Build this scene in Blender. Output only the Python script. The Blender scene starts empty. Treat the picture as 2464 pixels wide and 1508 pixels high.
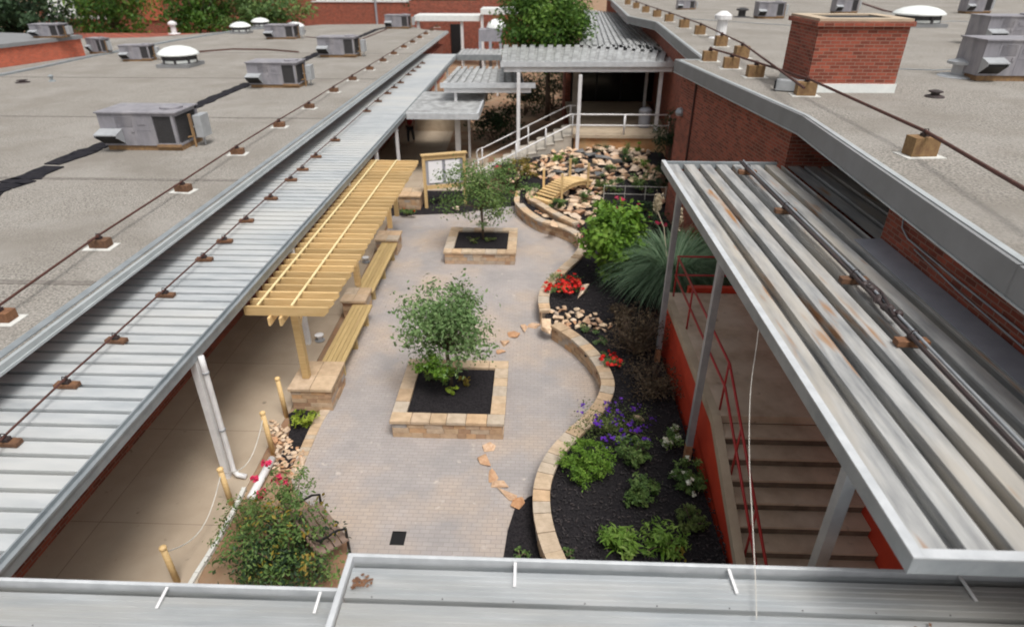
import bpy, bmesh, math, random
import numpy as np
from mathutils import Vector, Matrix
from math import radians as R, sin, cos, pi
S = bpy.context.scene
C = S.collection

# ------------------------------------------------------------------ camera, world, sun
H = 8.2; F = 1500.0; PITCH = 29.2; YAW = 2.05
cam = bpy.data.cameras.new('camera'); camo = bpy.data.objects.new('camera', cam); C.objects.link(camo)
cam.sensor_width = 36; cam.lens = F / 2464 * 36; cam.clip_end = 2000; cam.clip_start = 0.05
camo.location = (0, 0, H); camo.rotation_euler = (R(90 - PITCH), 0, R(YAW)); S.camera = camo
cam.dof.use_dof = True; cam.dof.focus_distance = 9.5; cam.dof.aperture_fstop = 0.75
w = bpy.data.worlds.new('World'); S.world = w; w.use_nodes = True
nt = w.node_tree; bg = nt.nodes['Background']
sky = nt.nodes.new('ShaderNodeTexSky'); sky.sky_type = 'NISHITA'; sky.sun_disc = False
SUN_EL, SUN_AZ = 64, 148
sky.sun_elevation = R(SUN_EL); sky.sun_rotation = R(SUN_AZ); sky.dust_density = 6; sky.air_density = 1.2; sky.ozone_density = .6
hs = nt.nodes.new('ShaderNodeHueSaturation'); hs.inputs['Saturation'].default_value = .16
nt.links.new(sky.outputs[0], hs.inputs['Color']); nt.links.new(hs.outputs[0], bg.inputs[0]); bg.inputs[1].default_value = .11
sl = bpy.data.lights.new('sun', 'SUN'); sl.energy = 2.0; sl.angle = R(22); sl.color = (1, .96, .9)
so = bpy.data.objects.new('sun', sl); C.objects.link(so)
d = Vector((sin(R(SUN_AZ)) * cos(R(SUN_EL)), cos(R(SUN_AZ)) * cos(R(SUN_EL)), sin(R(SUN_EL))))
so.rotation_euler = d.to_track_quat('Z', 'Y').to_euler(); so.location = (0, 0, 40)
S.view_settings.view_transform = 'Standard'; S.view_settings.look = 'None'; S.view_settings.exposure = 0.25; S.view_settings.gamma = 1
S.render.engine = 'CYCLES'
S.cycles.filter_width = 1.9

# ------------------------------------------------------------------ maths: survey pixel -> place on a level plane
_m = Matrix.Rotation(R(YAW), 3, 'Z') @ Matrix.Rotation(R(90 - PITCH), 3, 'X')
def P(x, y, z=0.0):
    v = _m @ Vector(((x - 1232) / F, -(y - 754) / F, -1))
    k = (z - H) / v.z
    return Vector((v.x * k, v.y * k, z))
def PY(x, y, Y):
    v = _m @ Vector(((x - 1232) / F, -(y - 754) / F, -1)); k = Y / v.y
    return Vector((v.x * k, Y, H + v.z * k))
def zbed(Y):
    return .36 + max(0, min(1, (Y - 19.5) / 9)) * .36
def PB(x, y):
    z = .36
    for _ in range(5):
        p = P(x, y, z); z = zbed(p.y)
    return P(x, y, z)
rng = random.Random(7); nr = np.random.default_rng(11)

# ------------------------------------------------------------------ materials
def _n(nt, t, **kw):
    n = nt.nodes.new(t)
    for k, v in kw.items(): setattr(n, k, v)
    return n
def mat(name, c1, c2=None, scale=3, rough=.7, metal=0, bump=0, bscale=40, tint=None, spots=None, stretch=None, objrand=False,
        trans=0, brick=None, spec=.5, blend=(.35, .65), c3=None, s3=.5):
    m = bpy.data.materials.new(name); m.use_nodes = True; nt = m.node_tree; L = nt.links.new
    b = nt.nodes['Principled BSDF']; b.inputs['Roughness'].default_value = rough; b.inputs['Metallic'].default_value = metal
    b.inputs['Specular IOR Level'].default_value = spec
    tc = _n(nt, 'ShaderNodeTexCoord'); co = tc.outputs['Object']
    if stretch:
        mp = _n(nt, 'ShaderNodeMapping'); L(co, mp.inputs[0]); mp.inputs['Scale'].default_value = stretch; cs = mp.outputs[0]
    else: cs = co
    def mix(f, a, bb, mode='MIX'):
        x = _n(nt, 'ShaderNodeMix', data_type='RGBA', blend_type=mode)
        for i, v in ((0, f), (6, a), (7, bb)):
            if hasattr(v, 'links'): L(v, x.inputs[i])
            elif i == 0: x.inputs[0].default_value = v
            else: x.inputs[i].default_value = (*v, 1)
        return x.outputs[2]
    def noise(sc, det=5, co_=None, lo=.35, hi=.65, rgh=.6):
        n = _n(nt, 'ShaderNodeTexNoise'); L(co_ or cs, n.inputs[0]); n.inputs['Scale'].default_value = sc; n.inputs['Detail'].default_value = det
        n.inputs['Roughness'].default_value = rgh
        r = _n(nt, 'ShaderNodeMapRange'); L(n.outputs[0], r.inputs[0]); r.inputs[1].default_value = lo; r.inputs[2].default_value = hi
        return r.outputs[0]
    col = c1
    c2 = c2 or tuple(x * .8 for x in c1)
    col = mix(noise(scale, lo=blend[0], hi=blend[1]), c1, c2)
    if c3: col = mix(noise(s3, 4, lo=.45, hi=.7), col, c3)
    hb = None
    if brick:
        bt = _n(nt, 'ShaderNodeTexBrick'); bt.offset = brick.get('off', .5)
        if brick.get('wall', True):
            sx = _n(nt, 'ShaderNodeSeparateXYZ'); L(co, sx.inputs[0]); ad = _n(nt, 'ShaderNodeMath', operation='ADD'); L(sx.outputs[0], ad.inputs[0]); L(sx.outputs[1], ad.inputs[1])
            cb = _n(nt, 'ShaderNodeCombineXYZ'); L(ad.outputs[0], cb.inputs[0]); L(sx.outputs[2], cb.inputs[1]); L(cb.outputs[0], bt.inputs[0])
        else: L(co, bt.inputs[0])
        bt.inputs['Scale'].default_value = 1; bt.inputs['Brick Width'].default_value = brick['w']; bt.inputs['Row Height'].default_value = brick['h']
        bt.inputs['Mortar Size'].default_value = brick.get('m', .008); bt.inputs['Bias'].default_value = 0
        bt.inputs['Color1'].default_value = (1, 1, 1, 1); bt.inputs['Color2'].default_value = (*[brick.get('v', .6)] * 3, 1); bt.inputs['Mortar'].default_value = (1, 1, 1, 1)
        col = mix(1.0, col, bt.outputs[0], 'MULTIPLY')
        col = mix(bt.outputs['Fac'], col, brick['mortar'])
        hb = bt.outputs['Fac']
    if tint or objrand:
        if objrand:
            oi = _n(nt, 'ShaderNodeObjectInfo'); t = oi.outputs['Random']
        else:
            a = _n(nt, 'ShaderNodeAttribute', attribute_name='tint'); t = a.outputs['Fac']
        rp = _n(nt, 'ShaderNodeValToRGB'); L(t, rp.inputs[0]); cols = tint
        el = rp.color_ramp.elements
        while len(el) < len(cols): el.new(.5)
        for i, c in enumerate(cols):
            el[i].position = i / (len(cols) - 1); el[i].color = (*c, 1)
        col = mix(1.0, col, rp.outputs[0], 'MULTIPLY')
    if spots:
        col = mix(noise(spots[1], 3, lo=spots[2], hi=spots[3]), col, spots[0])
    L(col, b.inputs['Base Color'])
    if bump:
        n = _n(nt, 'ShaderNodeTexNoise'); L(cs, n.inputs[0]); n.inputs['Scale'].default_value = bscale; n.inputs['Detail'].default_value = 6
        bp = _n(nt, 'ShaderNodeBump'); bp.inputs['Strength'].default_value = min(1, bump); bp.inputs['Distance'].default_value = .02
        if hb:
            mt = _n(nt, 'ShaderNodeMath', operation='SUBTRACT'); L(n.outputs[0], mt.inputs[0]); L(hb, mt.inputs[1]); L(mt.outputs[0], bp.inputs['Height'])
        else: L(n.outputs[0], bp.inputs['Height'])
        L(bp.outputs[0], b.inputs['Normal'])
    if trans:
        tr = _n(nt, 'ShaderNodeBsdfTranslucent'); L(col, tr.inputs[0]); ms = _n(nt, 'ShaderNodeMixShader'); ms.inputs[0].default_value = trans
        L(b.outputs[0], ms.inputs[1]); L(tr.outputs[0], ms.inputs[2]); L(ms.outputs[0], nt.nodes['Material Output'].inputs[0])
    return m
def leafm(name, a, b, c, trans=.25):
    return mat(name, (1, 1, 1), (.8, .8, .8), 6, .55, tint=[a, b, c], trans=trans, spec=.35)
M = {}
M['gravel'] = mat('gravel', (.35, .325, .29), (.15, .138, .125), 26, .95, bump=1, bscale=36, c3=(.21, .19, .165), s3=.35, spots=((.33, .31, .285), .5, .5, .9), blend=(.42, .6))
M['gravel_seam'] = mat('gravel_seam', (.23, .21, .19), (.15, .135, .12), 14, .95, bump=1, bscale=30, blend=(.4, .6))
M['brick'] = mat('brick', (.42, .10, .055), (.31, .068, .04), 3, .85, bump=.4, brick=dict(w=.22, h=.075, m=.009, mortar=(.27, .15, .11), v=.45))
M['brick_light'] = mat('brick_light', (.68, .13, .06), (.52, .1, .05), 3, .85, bump=.4, brick=dict(w=.22, h=.075, m=.009, mortar=(.4, .2, .14), v=.7))
M['deck'] = mat('deck_metal', (.58, .60, .61), (.43, .46, .48), 5, .45, .25, stretch=(.25, 1, 1), bump=.1, bscale=8, c3=(.62, .62, .60), s3=.6, spots=((.50, .36, .18), 1.3, .72, .8))
M['deck_weathered'] = mat('deck_weathered', (.49, .49, .48), (.24, .245, .25), 7, .5, .2, stretch=(1, .13, 1), bump=.1, bscale=8, c3=(.50, .455, .39), s3=2.4, spots=((.36, .18, .07), 3.4, .6, .69))
M['deck_fore'] = mat('deck_fore', (.58, .60, .61), (.42, .45, .47), 5, .36, .5, stretch=(.2, 1.6, 1), c3=(.48, .47, .44), s3=1.1, spots=((.33, .22, .15), 2.2, .7, .8))
M['deck_far'] = mat('deck_far', (.60, .61, .61), (.40, .41, .41), 3, .5, .4, c3=(.3, .3, .3), s3=1.5)
M['gutter'] = mat('gutter_grey', (.36, .39, .41), (.27, .30, .32), 3, .5, .4, spots=((.36, .2, .1), 3, .7, .85))
M['rim'] = mat('rim_white', (.62, .64, .66), (.5, .52, .54), 4, .4, .15)
M['fascia'] = mat('fascia_grey', (.27, .275, .285), (.23, .235, .24), 1.5, .55, .2)
M['drip'] = mat('drip_edge', (.5, .53, .54), (.42, .45, .46), 3, .5, .3)
M['white'] = mat('white_paint', (.76, .76, .76), (.66, .65, .66), 4, .5)
M['galv'] = mat('galvanised_post', (.42, .44, .46), (.33, .35, .38), 4, .45, .4)
M['rustbase'] = mat('rusty_steel', (.45, .24, .13), (.3, .14, .07), 12, .8)
M['paver'] = mat('paver', (.41, .37, .355), (.33, .31, .305), 1.1, .85, bump=.5, bscale=60, brick=dict(w=.17, h=.085, m=.004, mortar=(.27, .245, .235), v=.92, wall=False), c3=(.49, .39, .31), s3=.5, spots=((.52, .46, .42), 5, .66, .76))
M['concrete'] = mat('walk_concrete', (.45, .365, .275), (.37, .295, .22), .9, .85, bump=.15, bscale=30, c3=(.43, .36, .28), s3=.4, spots=((.16, .13, .1), 5, .68, .78), brick=dict(w=2.4, h=2.4, m=.007, off=0, v=.93, wall=False, mortar=(.22, .17, .13)))
M['stair'] = mat('stair_concrete', (.62, .49, .37), (.44, .33, .24), 2.2, .85, bump=.2, bscale=20, c3=(.66, .55, .44), s3=1.2, spots=((.2, .15, .11), 3.5, .64, .8))
M['riser'] = mat('shaded_riser', (.20, .15, .11), (.12, .09, .065), 4, .9, bump=.2)  # stair concrete darkened in colour, as upright risers catch less sky light
M['curb'] = mat('curb_concrete', (.50, .41, .30), (.42, .33, .24), 3, .85, bump=.1)
M['redpaint'] = mat('red_paint', (.66, .065, .025), (.52, .045, .02), 1.5, .6, bump=.06)
M['redrail'] = mat('red_rail', (.45, .03, .03), (.36, .025, .025), 3, .4)
M['wood'] = mat('yellow_pine', (.74, .54, .28), (.62, .43, .20), 4, .65, stretch=(.5, 6, 6), tint=[(.74, .72, .68), (.95, .93, .9), (1.1, 1.06, 1)], spots=((.42, .27, .12), 5, .66, .76))
M['lath'] = mat('pale_lath', (.80, .68, .38), (.7, .57, .3), 8, .6)
M['wood_plank'] = mat('bench_pine', (.62, .46, .22), (.50, .36, .16), 4, .65, stretch=(8, .6, 6), tint=[(.7, .68, .66), (1, 1, 1)], spots=((.38, .26, .14), 3, .64, .76))
M['block'] = mat('weathered_block', (.20, .105, .055), (.12, .06, .035), 14, .85, bump=.2, objrand=True, tint=[(.8, .8, .8), (1.2, 1.1, 1)])
M['block_light'] = mat('fresh_block', (.27, .17, .075), (.19, .105, .05), 12, .85, bump=.2)
M['pipe'] = mat('rusty_pipe', (.10, .035, .025), (.06, .025, .02), 9, .7)
M['cable'] = mat('black_cable', (.035, .03, .03), (.05, .03, .03), 9, .6)
M['pad'] = mat('white_pad', (.66, .66, .63), (.55, .55, .52), 9, .8)
st = [(.70, .48, .34), (.88, .66, .46), (1.0, .80, .58), (.72, .74, .76), (1.05, .72, .44), (.95, .85, .72)]
M['stone'] = mat('wall_stone', (.58, .52, .46), (.46, .40, .35), 9, .85, bump=.35, bscale=24, tint=st)
M['cap'] = mat('cap_stone', (.60, .52, .43), (.47, .40, .32), 7, .85, bump=.3, bscale=24, tint=[(.80, .66, .52), (.98, .84, .68), (.82, .82, .82), (1.0, .8, .6), (.95, .88, .78)])
M['mortar'] = mat('mortar', (.20, .15, .11), None, 9, .9)
M['rock'] = mat('sandstone', (.70, .59, .48), (.50, .41, .33), 5, .85, bump=.4, bscale=14, objrand=True, tint=[(.60, .45, .36), (.95, .62, .42), (.95, .84, .72), (1.15, 1.08, 1.0), (.66, .62, .60), (1.0, .8, .62), (1.2, 1.12, .98)])
M['slab'] = mat('flagstone', (.58, .45, .34), (.45, .30, .20), 6, .85, bump=.3, bscale=14, objrand=True, tint=[(.9, .65, .45), (1, .9, .8), (1.2, 1.15, 1.1)])
M['mulch'] = mat('black_mulch', (.030, .027, .029), (.012, .011, .013), 26, .95, bump=1, bscale=34, spots=((.06, .052, .05), 30, .68, .78), spec=.12)
M['chip'] = mat('mulch_chip', (.045, .04, .042), (.02, .018, .02), 9, .9, tint=[(.4, .4, .45), (1, 1, 1), (1.8, 1.6, 1.5)])
M['soil'] = mat('clay_soil', (.30, .17, .10), (.20, .12, .07), 1.6, .95, bump=.6, bscale=12, c3=(.36, .27, .18), s3=.8)
M['tar'] = mat('black_tar', (.010, .010, .015), (.028, .026, .03), 6, .85, bump=.6, bscale=10, spec=.15)
M['hvac'] = mat('hvac_grey', (.29, .28, .31), (.22, .215, .235), 3, .5, .1, c3=(.35, .335, .355), s3=2, spots=((.24, .17, .12), 3.5, .68, .8), stretch=(1.4, 1.4, .5))
M['hvac_dark'] = mat('coil_fins', (.075, .07, .075), (.045, .045, .045), 30, .6, .2)
M['hvac_light'] = mat('hvac_light', (.48, .50, .52), (.4, .42, .44), 4, .4, .3)
M['rust'] = mat('rust_frame', (.33, .20, .09), (.20, .12, .07), 8, .8)
M['dome'] = mat('white_dome', (.80, .82, .80), (.70, .73, .72), 4, .4)
M['black'] = mat('dark_void', (.012, .012, .014), None, 4, .5)
M['recess_shade'] = mat('shade_black', (.010, .012, .012), None, 4, .12)  # near-black, puts the shade under the back canopy into the colour
M['can'] = mat('grey_bin', (.33, .34, .38), (.28, .29, .33), 4, .5)
M['tanstone'] = mat('tan_render', (.58, .31, .14), (.46, .23, .10), 2.5, .85, bump=.2, c3=(.5, .36, .2), s3=1.5)
M['conc_grey'] = mat('stair_grey', (.46, .42, .36), (.36, .33, .29), 2.5, .85, bump=.15)
M['bark'] = mat('bark', (.17, .12, .085), (.1, .07, .05), 14, .9, bump=.4)
M['wgrey'] = mat('bench_wood', (.27, .19, .15), (.2, .14, .11), 5, .7, stretch=(1, 1, 6))
M['iron'] = mat('black_iron', (.02, .02, .02), None, 5, .4, .3)
M['water'] = mat('pond_water', (.03, .035, .04), None, 3, .08, spec=.8)
M['slate'] = mat('slate', (.10, .11, .12), (.16, .15, .14), 5, .5, objrand=True, tint=[(.6, .6, .6), (1.3, 1.3, 1.3)])
M['board'] = mat('board_white', (.86, .86, .88), (.82, .82, .85), 5, .35)
M['rope'] = mat('white_rope', (.62, .60, .55), None, 9, .8)
M['teal'] = mat('teal_panel', (.10, .38, .34), None, 3, .5)
M['pane'] = mat('window_pane', (.13, .17, .21), (.2, .25, .29), 2, .2)
M['tile'] = mat('pale_roof', (.52, .52, .51), (.45, .45, .45), 2, .7)
M['skin'] = mat('skin', (.45, .27, .19), None, 5, .6)
M['hair'] = mat('hair', (.04, .025, .02), None, 9, .6)
M['shirt'] = mat('red_shirt', (.42, .03, .03), None, 5, .8)
M['jeans'] = mat('dark_trousers', (.03, .035, .05), None, 5, .8)
M['g_tree'] = leafm('leaf_sage', (.065, .135, .04), (.165, .275, .095), (.34, .45, .21))
M['g_mid'] = leafm('leaf_mid', (.045, .10, .025), (.12, .21, .055), (.24, .33, .10))
M['g_bright'] = leafm('leaf_bright', (.06, .14, .015), (.16, .31, .035), (.30, .46, .08), .35)
M['g_oak'] = leafm('leaf_tree', (.022, .06, .01), (.075, .17, .022), (.2, .32, .045), .3)
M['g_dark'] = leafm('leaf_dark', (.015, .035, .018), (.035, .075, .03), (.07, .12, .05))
M['g_olive'] = leafm('leaf_olive', (.05, .08, .02), (.12, .17, .045), (.2, .25, .07))
M['g_brown'] = leafm('leaf_bronze', (.045, .032, .02), (.105, .075, .045), (.20, .14, .08))
M['g_grass'] = leafm('blade_bluegreen', (.07, .14, .075), (.15, .25, .14), (.28, .38, .25))
M['g_lime'] = leafm('leaf_lime', (.13, .2, .02), (.26, .36, .03), (.42, .48, .07))
M['g_lime2'] = leafm('leaf_fresh', (.07, .15, .02), (.18, .32, .05), (.34, .46, .12), .3)
M['g_autumn'] = leafm('leaf_orange', (.12, .13, .02), (.30, .20, .03), (.28, .3, .05))
M['f_red'] = leafm('petal_red', (.5, .01, .01), (.75, .02, .015), (.85, .06, .04), .15)
M['f_pink'] = leafm('petal_pink', (.55, .02, .08), (.75, .05, .14), (.85, .15, .25), .15)
M['f_purple'] = leafm('petal_purple', (.06, .01, .22), (.12, .02, .42), (.22, .06, .55), .15)
M['f_white'] = leafm('petal_white', (.6, .6, .5), (.75, .75, .6), (.85, .85, .75), .15)
M['plume'] = leafm('plume', (.55, .45, .30), (.68, .58, .42), (.78, .70, .55), .3)

# ------------------------------------------------------------------ mesh helpers
class MB:
    def __init__(s): s.v = []; s.f = []; s.t = []
    def add(s, vs, fs, tint=None):
        o = len(s.v); s.v += [tuple(v) for v in vs]; s.f += [tuple(i + o for i in f) for f in fs]
        t = rng.random() if tint is None else tint
        s.t += [t] * len(fs); return s
    def hexa(s, p, tint=None):
        return s.add(p, [(0, 3, 2, 1), (4, 5, 6, 7), (0, 1, 5, 4), (1, 2, 6, 5), (2, 3, 7, 6), (3, 0, 4, 7)], tint)
    def box(s, c, d, rz=0, tint=None):
        x, y, z = d[0] / 2, d[1] / 2, d[2] / 2; a, b = cos(rz), sin(rz)
        p = []
        for dz in (-z, z):
            for dx, dy in ((-x, -y), (x, -y), (x, y), (-x, y)):
                p.append((c[0] + dx * a - dy * b, c[1] + dx * b + dy * a, c[2] + dz))
        return s.hexa(p, tint)
    def bb(s, x0, x1, y0, y1, z0, z1, tint=None):
        return s.box(((x0 + x1) / 2, (y0 + y1) / 2, (z0 + z1) / 2), (x1 - x0, y1 - y0, z1 - z0), 0, tint)
    def beam(s, a, b, wd, ht, tint=None):
        a = Vector(a); b = Vector(b); dd = (b - a).normalized()
        up = Vector((0, 0, 1)) if abs(dd.z) < .95 else Vector((0, 1, 0))
        sd = dd.cross(up).normalized(); u = sd.cross(dd)
        q = [(-1, -1), (1, -1), (1, 1), (-1, 1)]
        p = [e + sd * (i * wd / 2) + u * (j * ht / 2) for e in (a, b) for i, j in q]
        return s.hexa(p, tint)
    def tube(s, pts, r0, r1=None, n=8, tint=None, cap=True):
        r1 = r0 if r1 is None else r1; pts = [Vector(p) for p in pts]; N = len(pts); vs = []; pu = None
        for i, p in enumerate(pts):
            dd = (pts[min(i + 1, N - 1)] - pts[max(i - 1, 0)]).normalized()
            u = (pu - dd * pu.dot(dd)).normalized() if pu is not None and (pu - dd * pu.dot(dd)).length > 1e-4 else (dd.cross(Vector((0, 0, 1))) if abs(dd.z) < .9 else dd.cross(Vector((1, 0, 0)))).normalized()
            pu = u; wv = dd.cross(u); r = r0 + (r1 - r0) * i / max(1, N - 1)
            for k in range(n):
                a = 2 * pi * k / n; vs.append(p + u * (r * cos(a)) + wv * (r * sin(a)))
        fs = [(i * n + k, i * n + (k + 1) % n, (i + 1) * n + (k + 1) % n, (i + 1) * n + k) for i in range(N - 1) for k in range(n)]
        if cap: fs += [tuple(range(n))[::-1], tuple(range((N - 1) * n, N * n))]
        return s.add(vs, fs, tint)
    def lathe(s, prof, c=(0, 0, 0), n=20, tint=None):
        vs = []; N = len(prof)
        for r, z in prof:
            for k in range(n):
                a = 2 * pi * k / n; vs.append((c[0] + r * cos(a), c[1] + r * sin(a), c[2] + z))
        fs = [(i * n + k, i * n + (k + 1) % n, (i + 1) * n + (k + 1) % n, (i + 1) * n + k) for i in range(N - 1) for k in range(n)]
        fs += [tuple(range(n))[::-1], tuple(range((N - 1) * n, N * n))]
        return s.add(vs, fs, tint)
    def prism(s, poly, z0, z1, tint=None):
        n = len(poly); zs = z0 if callable(z0) else (lambda p: z0); zt = z1 if callable(z1) else (lambda p: z1)
        vs = [(p[0], p[1], zs(p)) for p in poly] + [(p[0], p[1], zt(p)) for p in poly]
        return s.add(vs, [tuple(range(n))[::-1], tuple(range(n, 2 * n))] + [(i, (i + 1) % n, n + (i + 1) % n, n + i) for i in range(n)], tint)
    def np(s, V, nf, tints):
        o = len(s.v); k = V.shape[0] // nf
        s.v += [tuple(x) for x in V.tolist()]; s.f += [tuple(range(o + i * k, o + i * k + k)) for i in range(nf)]; s.t += list(tints)
    def build(s, name, m, parent=None, smooth=False, bevel=0):
        me = bpy.data.meshes.new(name); off = (0, 0, 0)
        if parent is not None:
            off = wloc(parent)
        me.from_pydata([(x - off[0], y - off[1], z - off[2]) for x, y, z in s.v], [], s.f)
        a = me.attributes.new('tint', 'FLOAT', 'FACE'); a.data.foreach_set('value', s.t)
        me.materials.append(M[m]); me.update()
        if smooth: me.polygons.foreach_set('use_smooth', [True] * len(me.polygons))
        o = bpy.data.objects.new(name, me); C.objects.link(o)
        if parent is not None: o.parent = parent
        if bevel:
            md = o.modifiers.new('bevel', 'BEVEL'); md.width = bevel; md.segments = 2; md.limit_method = 'ANGLE'
        return o
def wloc(o):
    v = Vector((0, 0, 0))
    while o is not None: v += o.location; o = o.parent
    return v
def tag(o, label=None, cat=None, group=None, kind=None):
    for k, v in (('label', label), ('category', cat), ('group', group), ('kind', kind)):
        if v: o[k] = v
    return o
def thing(name, label, cat, loc=(0, 0, 0), group=None):
    o = bpy.data.objects.new(name, None); o.empty_display_size = .2; C.objects.link(o); o.location = loc
    return tag(o, label, cat, group)
def copy_tree(o, parent=None):
    c = o.copy(); C.objects.link(c)
    if parent is not None: c.parent = parent
    for ch in list(o.children): copy_tree(ch, c)
    return c
def struct(name, mb, m, **k):
    return tag(mb.build(name, m, **k), kind='structure')
def ribbed(mb, A, B, Cc, D, pitch, flat=.76, depth=.07, grooves=0, thick=.02, per=False):
    """A->B runs across the ribs at one end, D->C at the other."""
    A, B, Cc, D = map(Vector, (A, B, Cc, D)); L = (B - A).length; n = max(1, round(L / pitch)); pr = []
    sl = (1 - flat) * .12
    for i in range(n):
        t = .5 + .5 * rng.random()
        base = [(0, 0)]
        for g in range(grooves):
            c = flat * (g + 1) / (grooves + 1); base += [(c - .025, 0), (c - .012, -.007), (c + .012, -.007), (c + .025, 0)]
        base += [(flat, 0), (flat + sl * .3, -.012), (flat - .1 * (1 - flat) - .03, -depth), (1 + .1 * (1 - flat) + .03, -depth), (1 - sl * .3, -.012)]
        pr += [((i + a) / n, z, t) for a, z in base]
    pr.append((1, 0, .5)); N = len(pr)
    for th, rev in ((0, False), (-thick - (0 if not thick else 0), True)):
        vs = []
        for s_, z, t in pr:
            vs.append(A.lerp(B, s_) + Vector((0, 0, z + th))); vs.append(D.lerp(Cc, s_) + Vector((0, 0, z + th)))
        for i in range(N - 1):
            q = [vs[2 * i], vs[2 * i + 2], vs[2 * i + 3], vs[2 * i + 1]]
            mb.add(q if rev else q[::-1], [(0, 1, 2, 3)], pr[i][2])
    return mb

# ------------------------------------------------------------------ foliage helpers
def leaves(mb, cen, n, size, up=.4, aspect=.5, sig=None, clumps=0, rad=None, shell=.75, low=-1):
    """n leaf faces gathered in clumps inside an ellipsoid."""
    cen = np.array(cen, float); rad = np.array(rad, float)
    k = clumps or max(6, n // 60)
    u = nr.normal(size=(k, 3)); u /= np.linalg.norm(u, axis=1)[:, None]; u[:, 2] = np.maximum(u[:, 2], low)
    r = shell + (1 - shell) * nr.random((k, 1)); r = np.where(nr.random((k, 1)) < .35, nr.random((k, 1)) * shell, r)
    cc = u * r * (1 + .12 * nr.normal(size=(k, 1)))
    ct = nr.random(k)
    idx = nr.integers(0, k, n); sg = sig or .16
    p = cc[idx] + nr.normal(size=(n, 3)) * sg
    q = cen + p * rad
    out = p / (np.linalg.norm(p, axis=1)[:, None] + 1e-6)
    nrm = out * .6 + nr.normal(size=(n, 3)) * .6 + np.array([0, 0, up]); nrm /= np.linalg.norm(nrm, axis=1)[:, None]
    a = np.cross(nrm, nr.normal(size=(n, 3))); a /= np.linalg.norm(a, axis=1)[:, None] + 1e-6; b = np.cross(nrm, a)
    s = size * (.4 + 1.1 * nr.random((n, 1)))
    tip = q + a * s * .5; back = q - a * s * .5; l = q + b * s * aspect * .5 + nrm * s * .08; rr = q - b * s * aspect * .5 + nrm * s * .08
    V = np.stack([back, l, tip, rr], 1).reshape(-1, 3)
    mb.np(V, n, np.clip(.55 * ct[idx] + .45 * nr.random(n), 0, 1)); return [cen + c * rad for c in cc]
def blades(mb, base, n, length, spread, wid=.02, droop=1.0, z0=0, seg=5, upright=.5, phi=None):
    for i in range(n):
        a = rng.random() * 2 * pi if phi is None else rng.uniform(*phi); L = length * rng.uniform(.6, 1.1); e = rng.uniform(upright, 1.45); r0 = spread * rng.random()
        p = Vector((base[0] + r0 * cos(a), base[1] + r0 * sin(a), base[2] + z0)); pts = [p.copy()]; el = e
        for s_ in range(seg):
            p = p + Vector((cos(a) * cos(el), sin(a) * cos(el), sin(el))) * (L / seg); pts.append(p.copy()); el -= droop * (2.3 / seg) * (.5 + s_ / seg)
        sd = Vector((-sin(a), cos(a), 0)); vs = []; 
        for j, q in enumerate(pts):
            ww = wid * (1 - (j / seg) ** 2) * .5 + .001 if j else wid * .35
            vs += [q - sd * ww, q + sd * ww]
        mb.add(vs, [(2 * j, 2 * j + 1, 2 * j + 3, 2 * j + 2) for j in range(seg)])
def shrub(name, label, cat, p, r, hgt, n, size, m, flower=None, fn=0, fs=.05, group=None, stems=5, shell=.7, up=.5, aspect=.5, clumps=0, sig=None):
    t = thing(name, label, cat, p, group)
    mb = MB(); rr = (r[0], r[1], hgt / 2) if isinstance(r, tuple) else (r, r, hgt / 2)
    cs = leaves(mb, (p[0], p[1], p[2] + hgt * .52), n, size, up, aspect, rad=rr, shell=shell, clumps=clumps, sig=sig)
    mb.build('foliage', m, t)
    sb = MB()
    for c in cs[:stems * 2]:
        mid = (Vector(p) * .5 + Vector(c) * .5) + Vector((0, 0, .05)); sb.tube([p, mid, c], .012 + .01 * hgt, .005, 5)
    sb.build('stem', 'bark', t)
    if flower and fn > 60:
        fb = MB(); leaves(fb, (p[0], p[1], p[2] + hgt * .6), fn, fs, 1.0, .9, rad=(rr[0], rr[1], rr[2] * 1.02), shell=.98, clumps=max(4, fn // 6), sig=.05, low=-.1)
        fb.build('flowers', flower, t)
    elif flower:
        for c in cs[::max(1, len(cs) // max(3, fn // 4))]:
            fb = MB(); v = Vector(c) - Vector((p[0], p[1], p[2] + hgt * .5)); leaves(fb, Vector(c) + v * .18 + Vector((0, 0, hgt * .08)), 9, fs, 1.0, .9, rad=(fs, fs, fs * .6), clumps=1, shell=.1, sig=.35); fb.build('flower', flower, t)
    return t
def treeobj(name, label, base, trunk_h, crown_c, crown_r, n, size, m, trunk_r=.05, group=None, clumps=0, sig=None, shell=.7, stems=12, multi=1, flower=None):
    t = thing(name, label, 'tree', base, group)
    mb = MB(); cs = leaves(mb, crown_c, n, size, .4, .5, rad=crown_r, shell=shell, clumps=clumps, sig=sig); mb.build('crown', m, t)
    tb = MB(); b = Vector(base); cc = Vector(crown_c)
    for k in range(multi):
        o = Vector((rng.uniform(-.5, .5), rng.uniform(-.5, .5), 0)) * trunk_r * (3 if multi > 1 else 0)
        fork = b + o * 2 + Vector((0, 0, trunk_h)) + (cc - b) * .1
        tb.tube([b - Vector((0, 0, .1)), b + o + Vector((0, 0, trunk_h * .5)), fork], trunk_r, trunk_r * .75, 8)
        for c in cs[k::multi][:stems]:
            c = Vector(c); mid = fork.lerp(c, .5) + Vector((rng.uniform(-.05, .05), rng.uniform(-.05, .05), .08)) * 1.0
            tb.tube([fork, mid, c], trunk_r * .5, trunk_r * .12, 5)
    tb.build('trunk', 'bark', t, smooth=True)
    return t
_rocks = []
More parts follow.
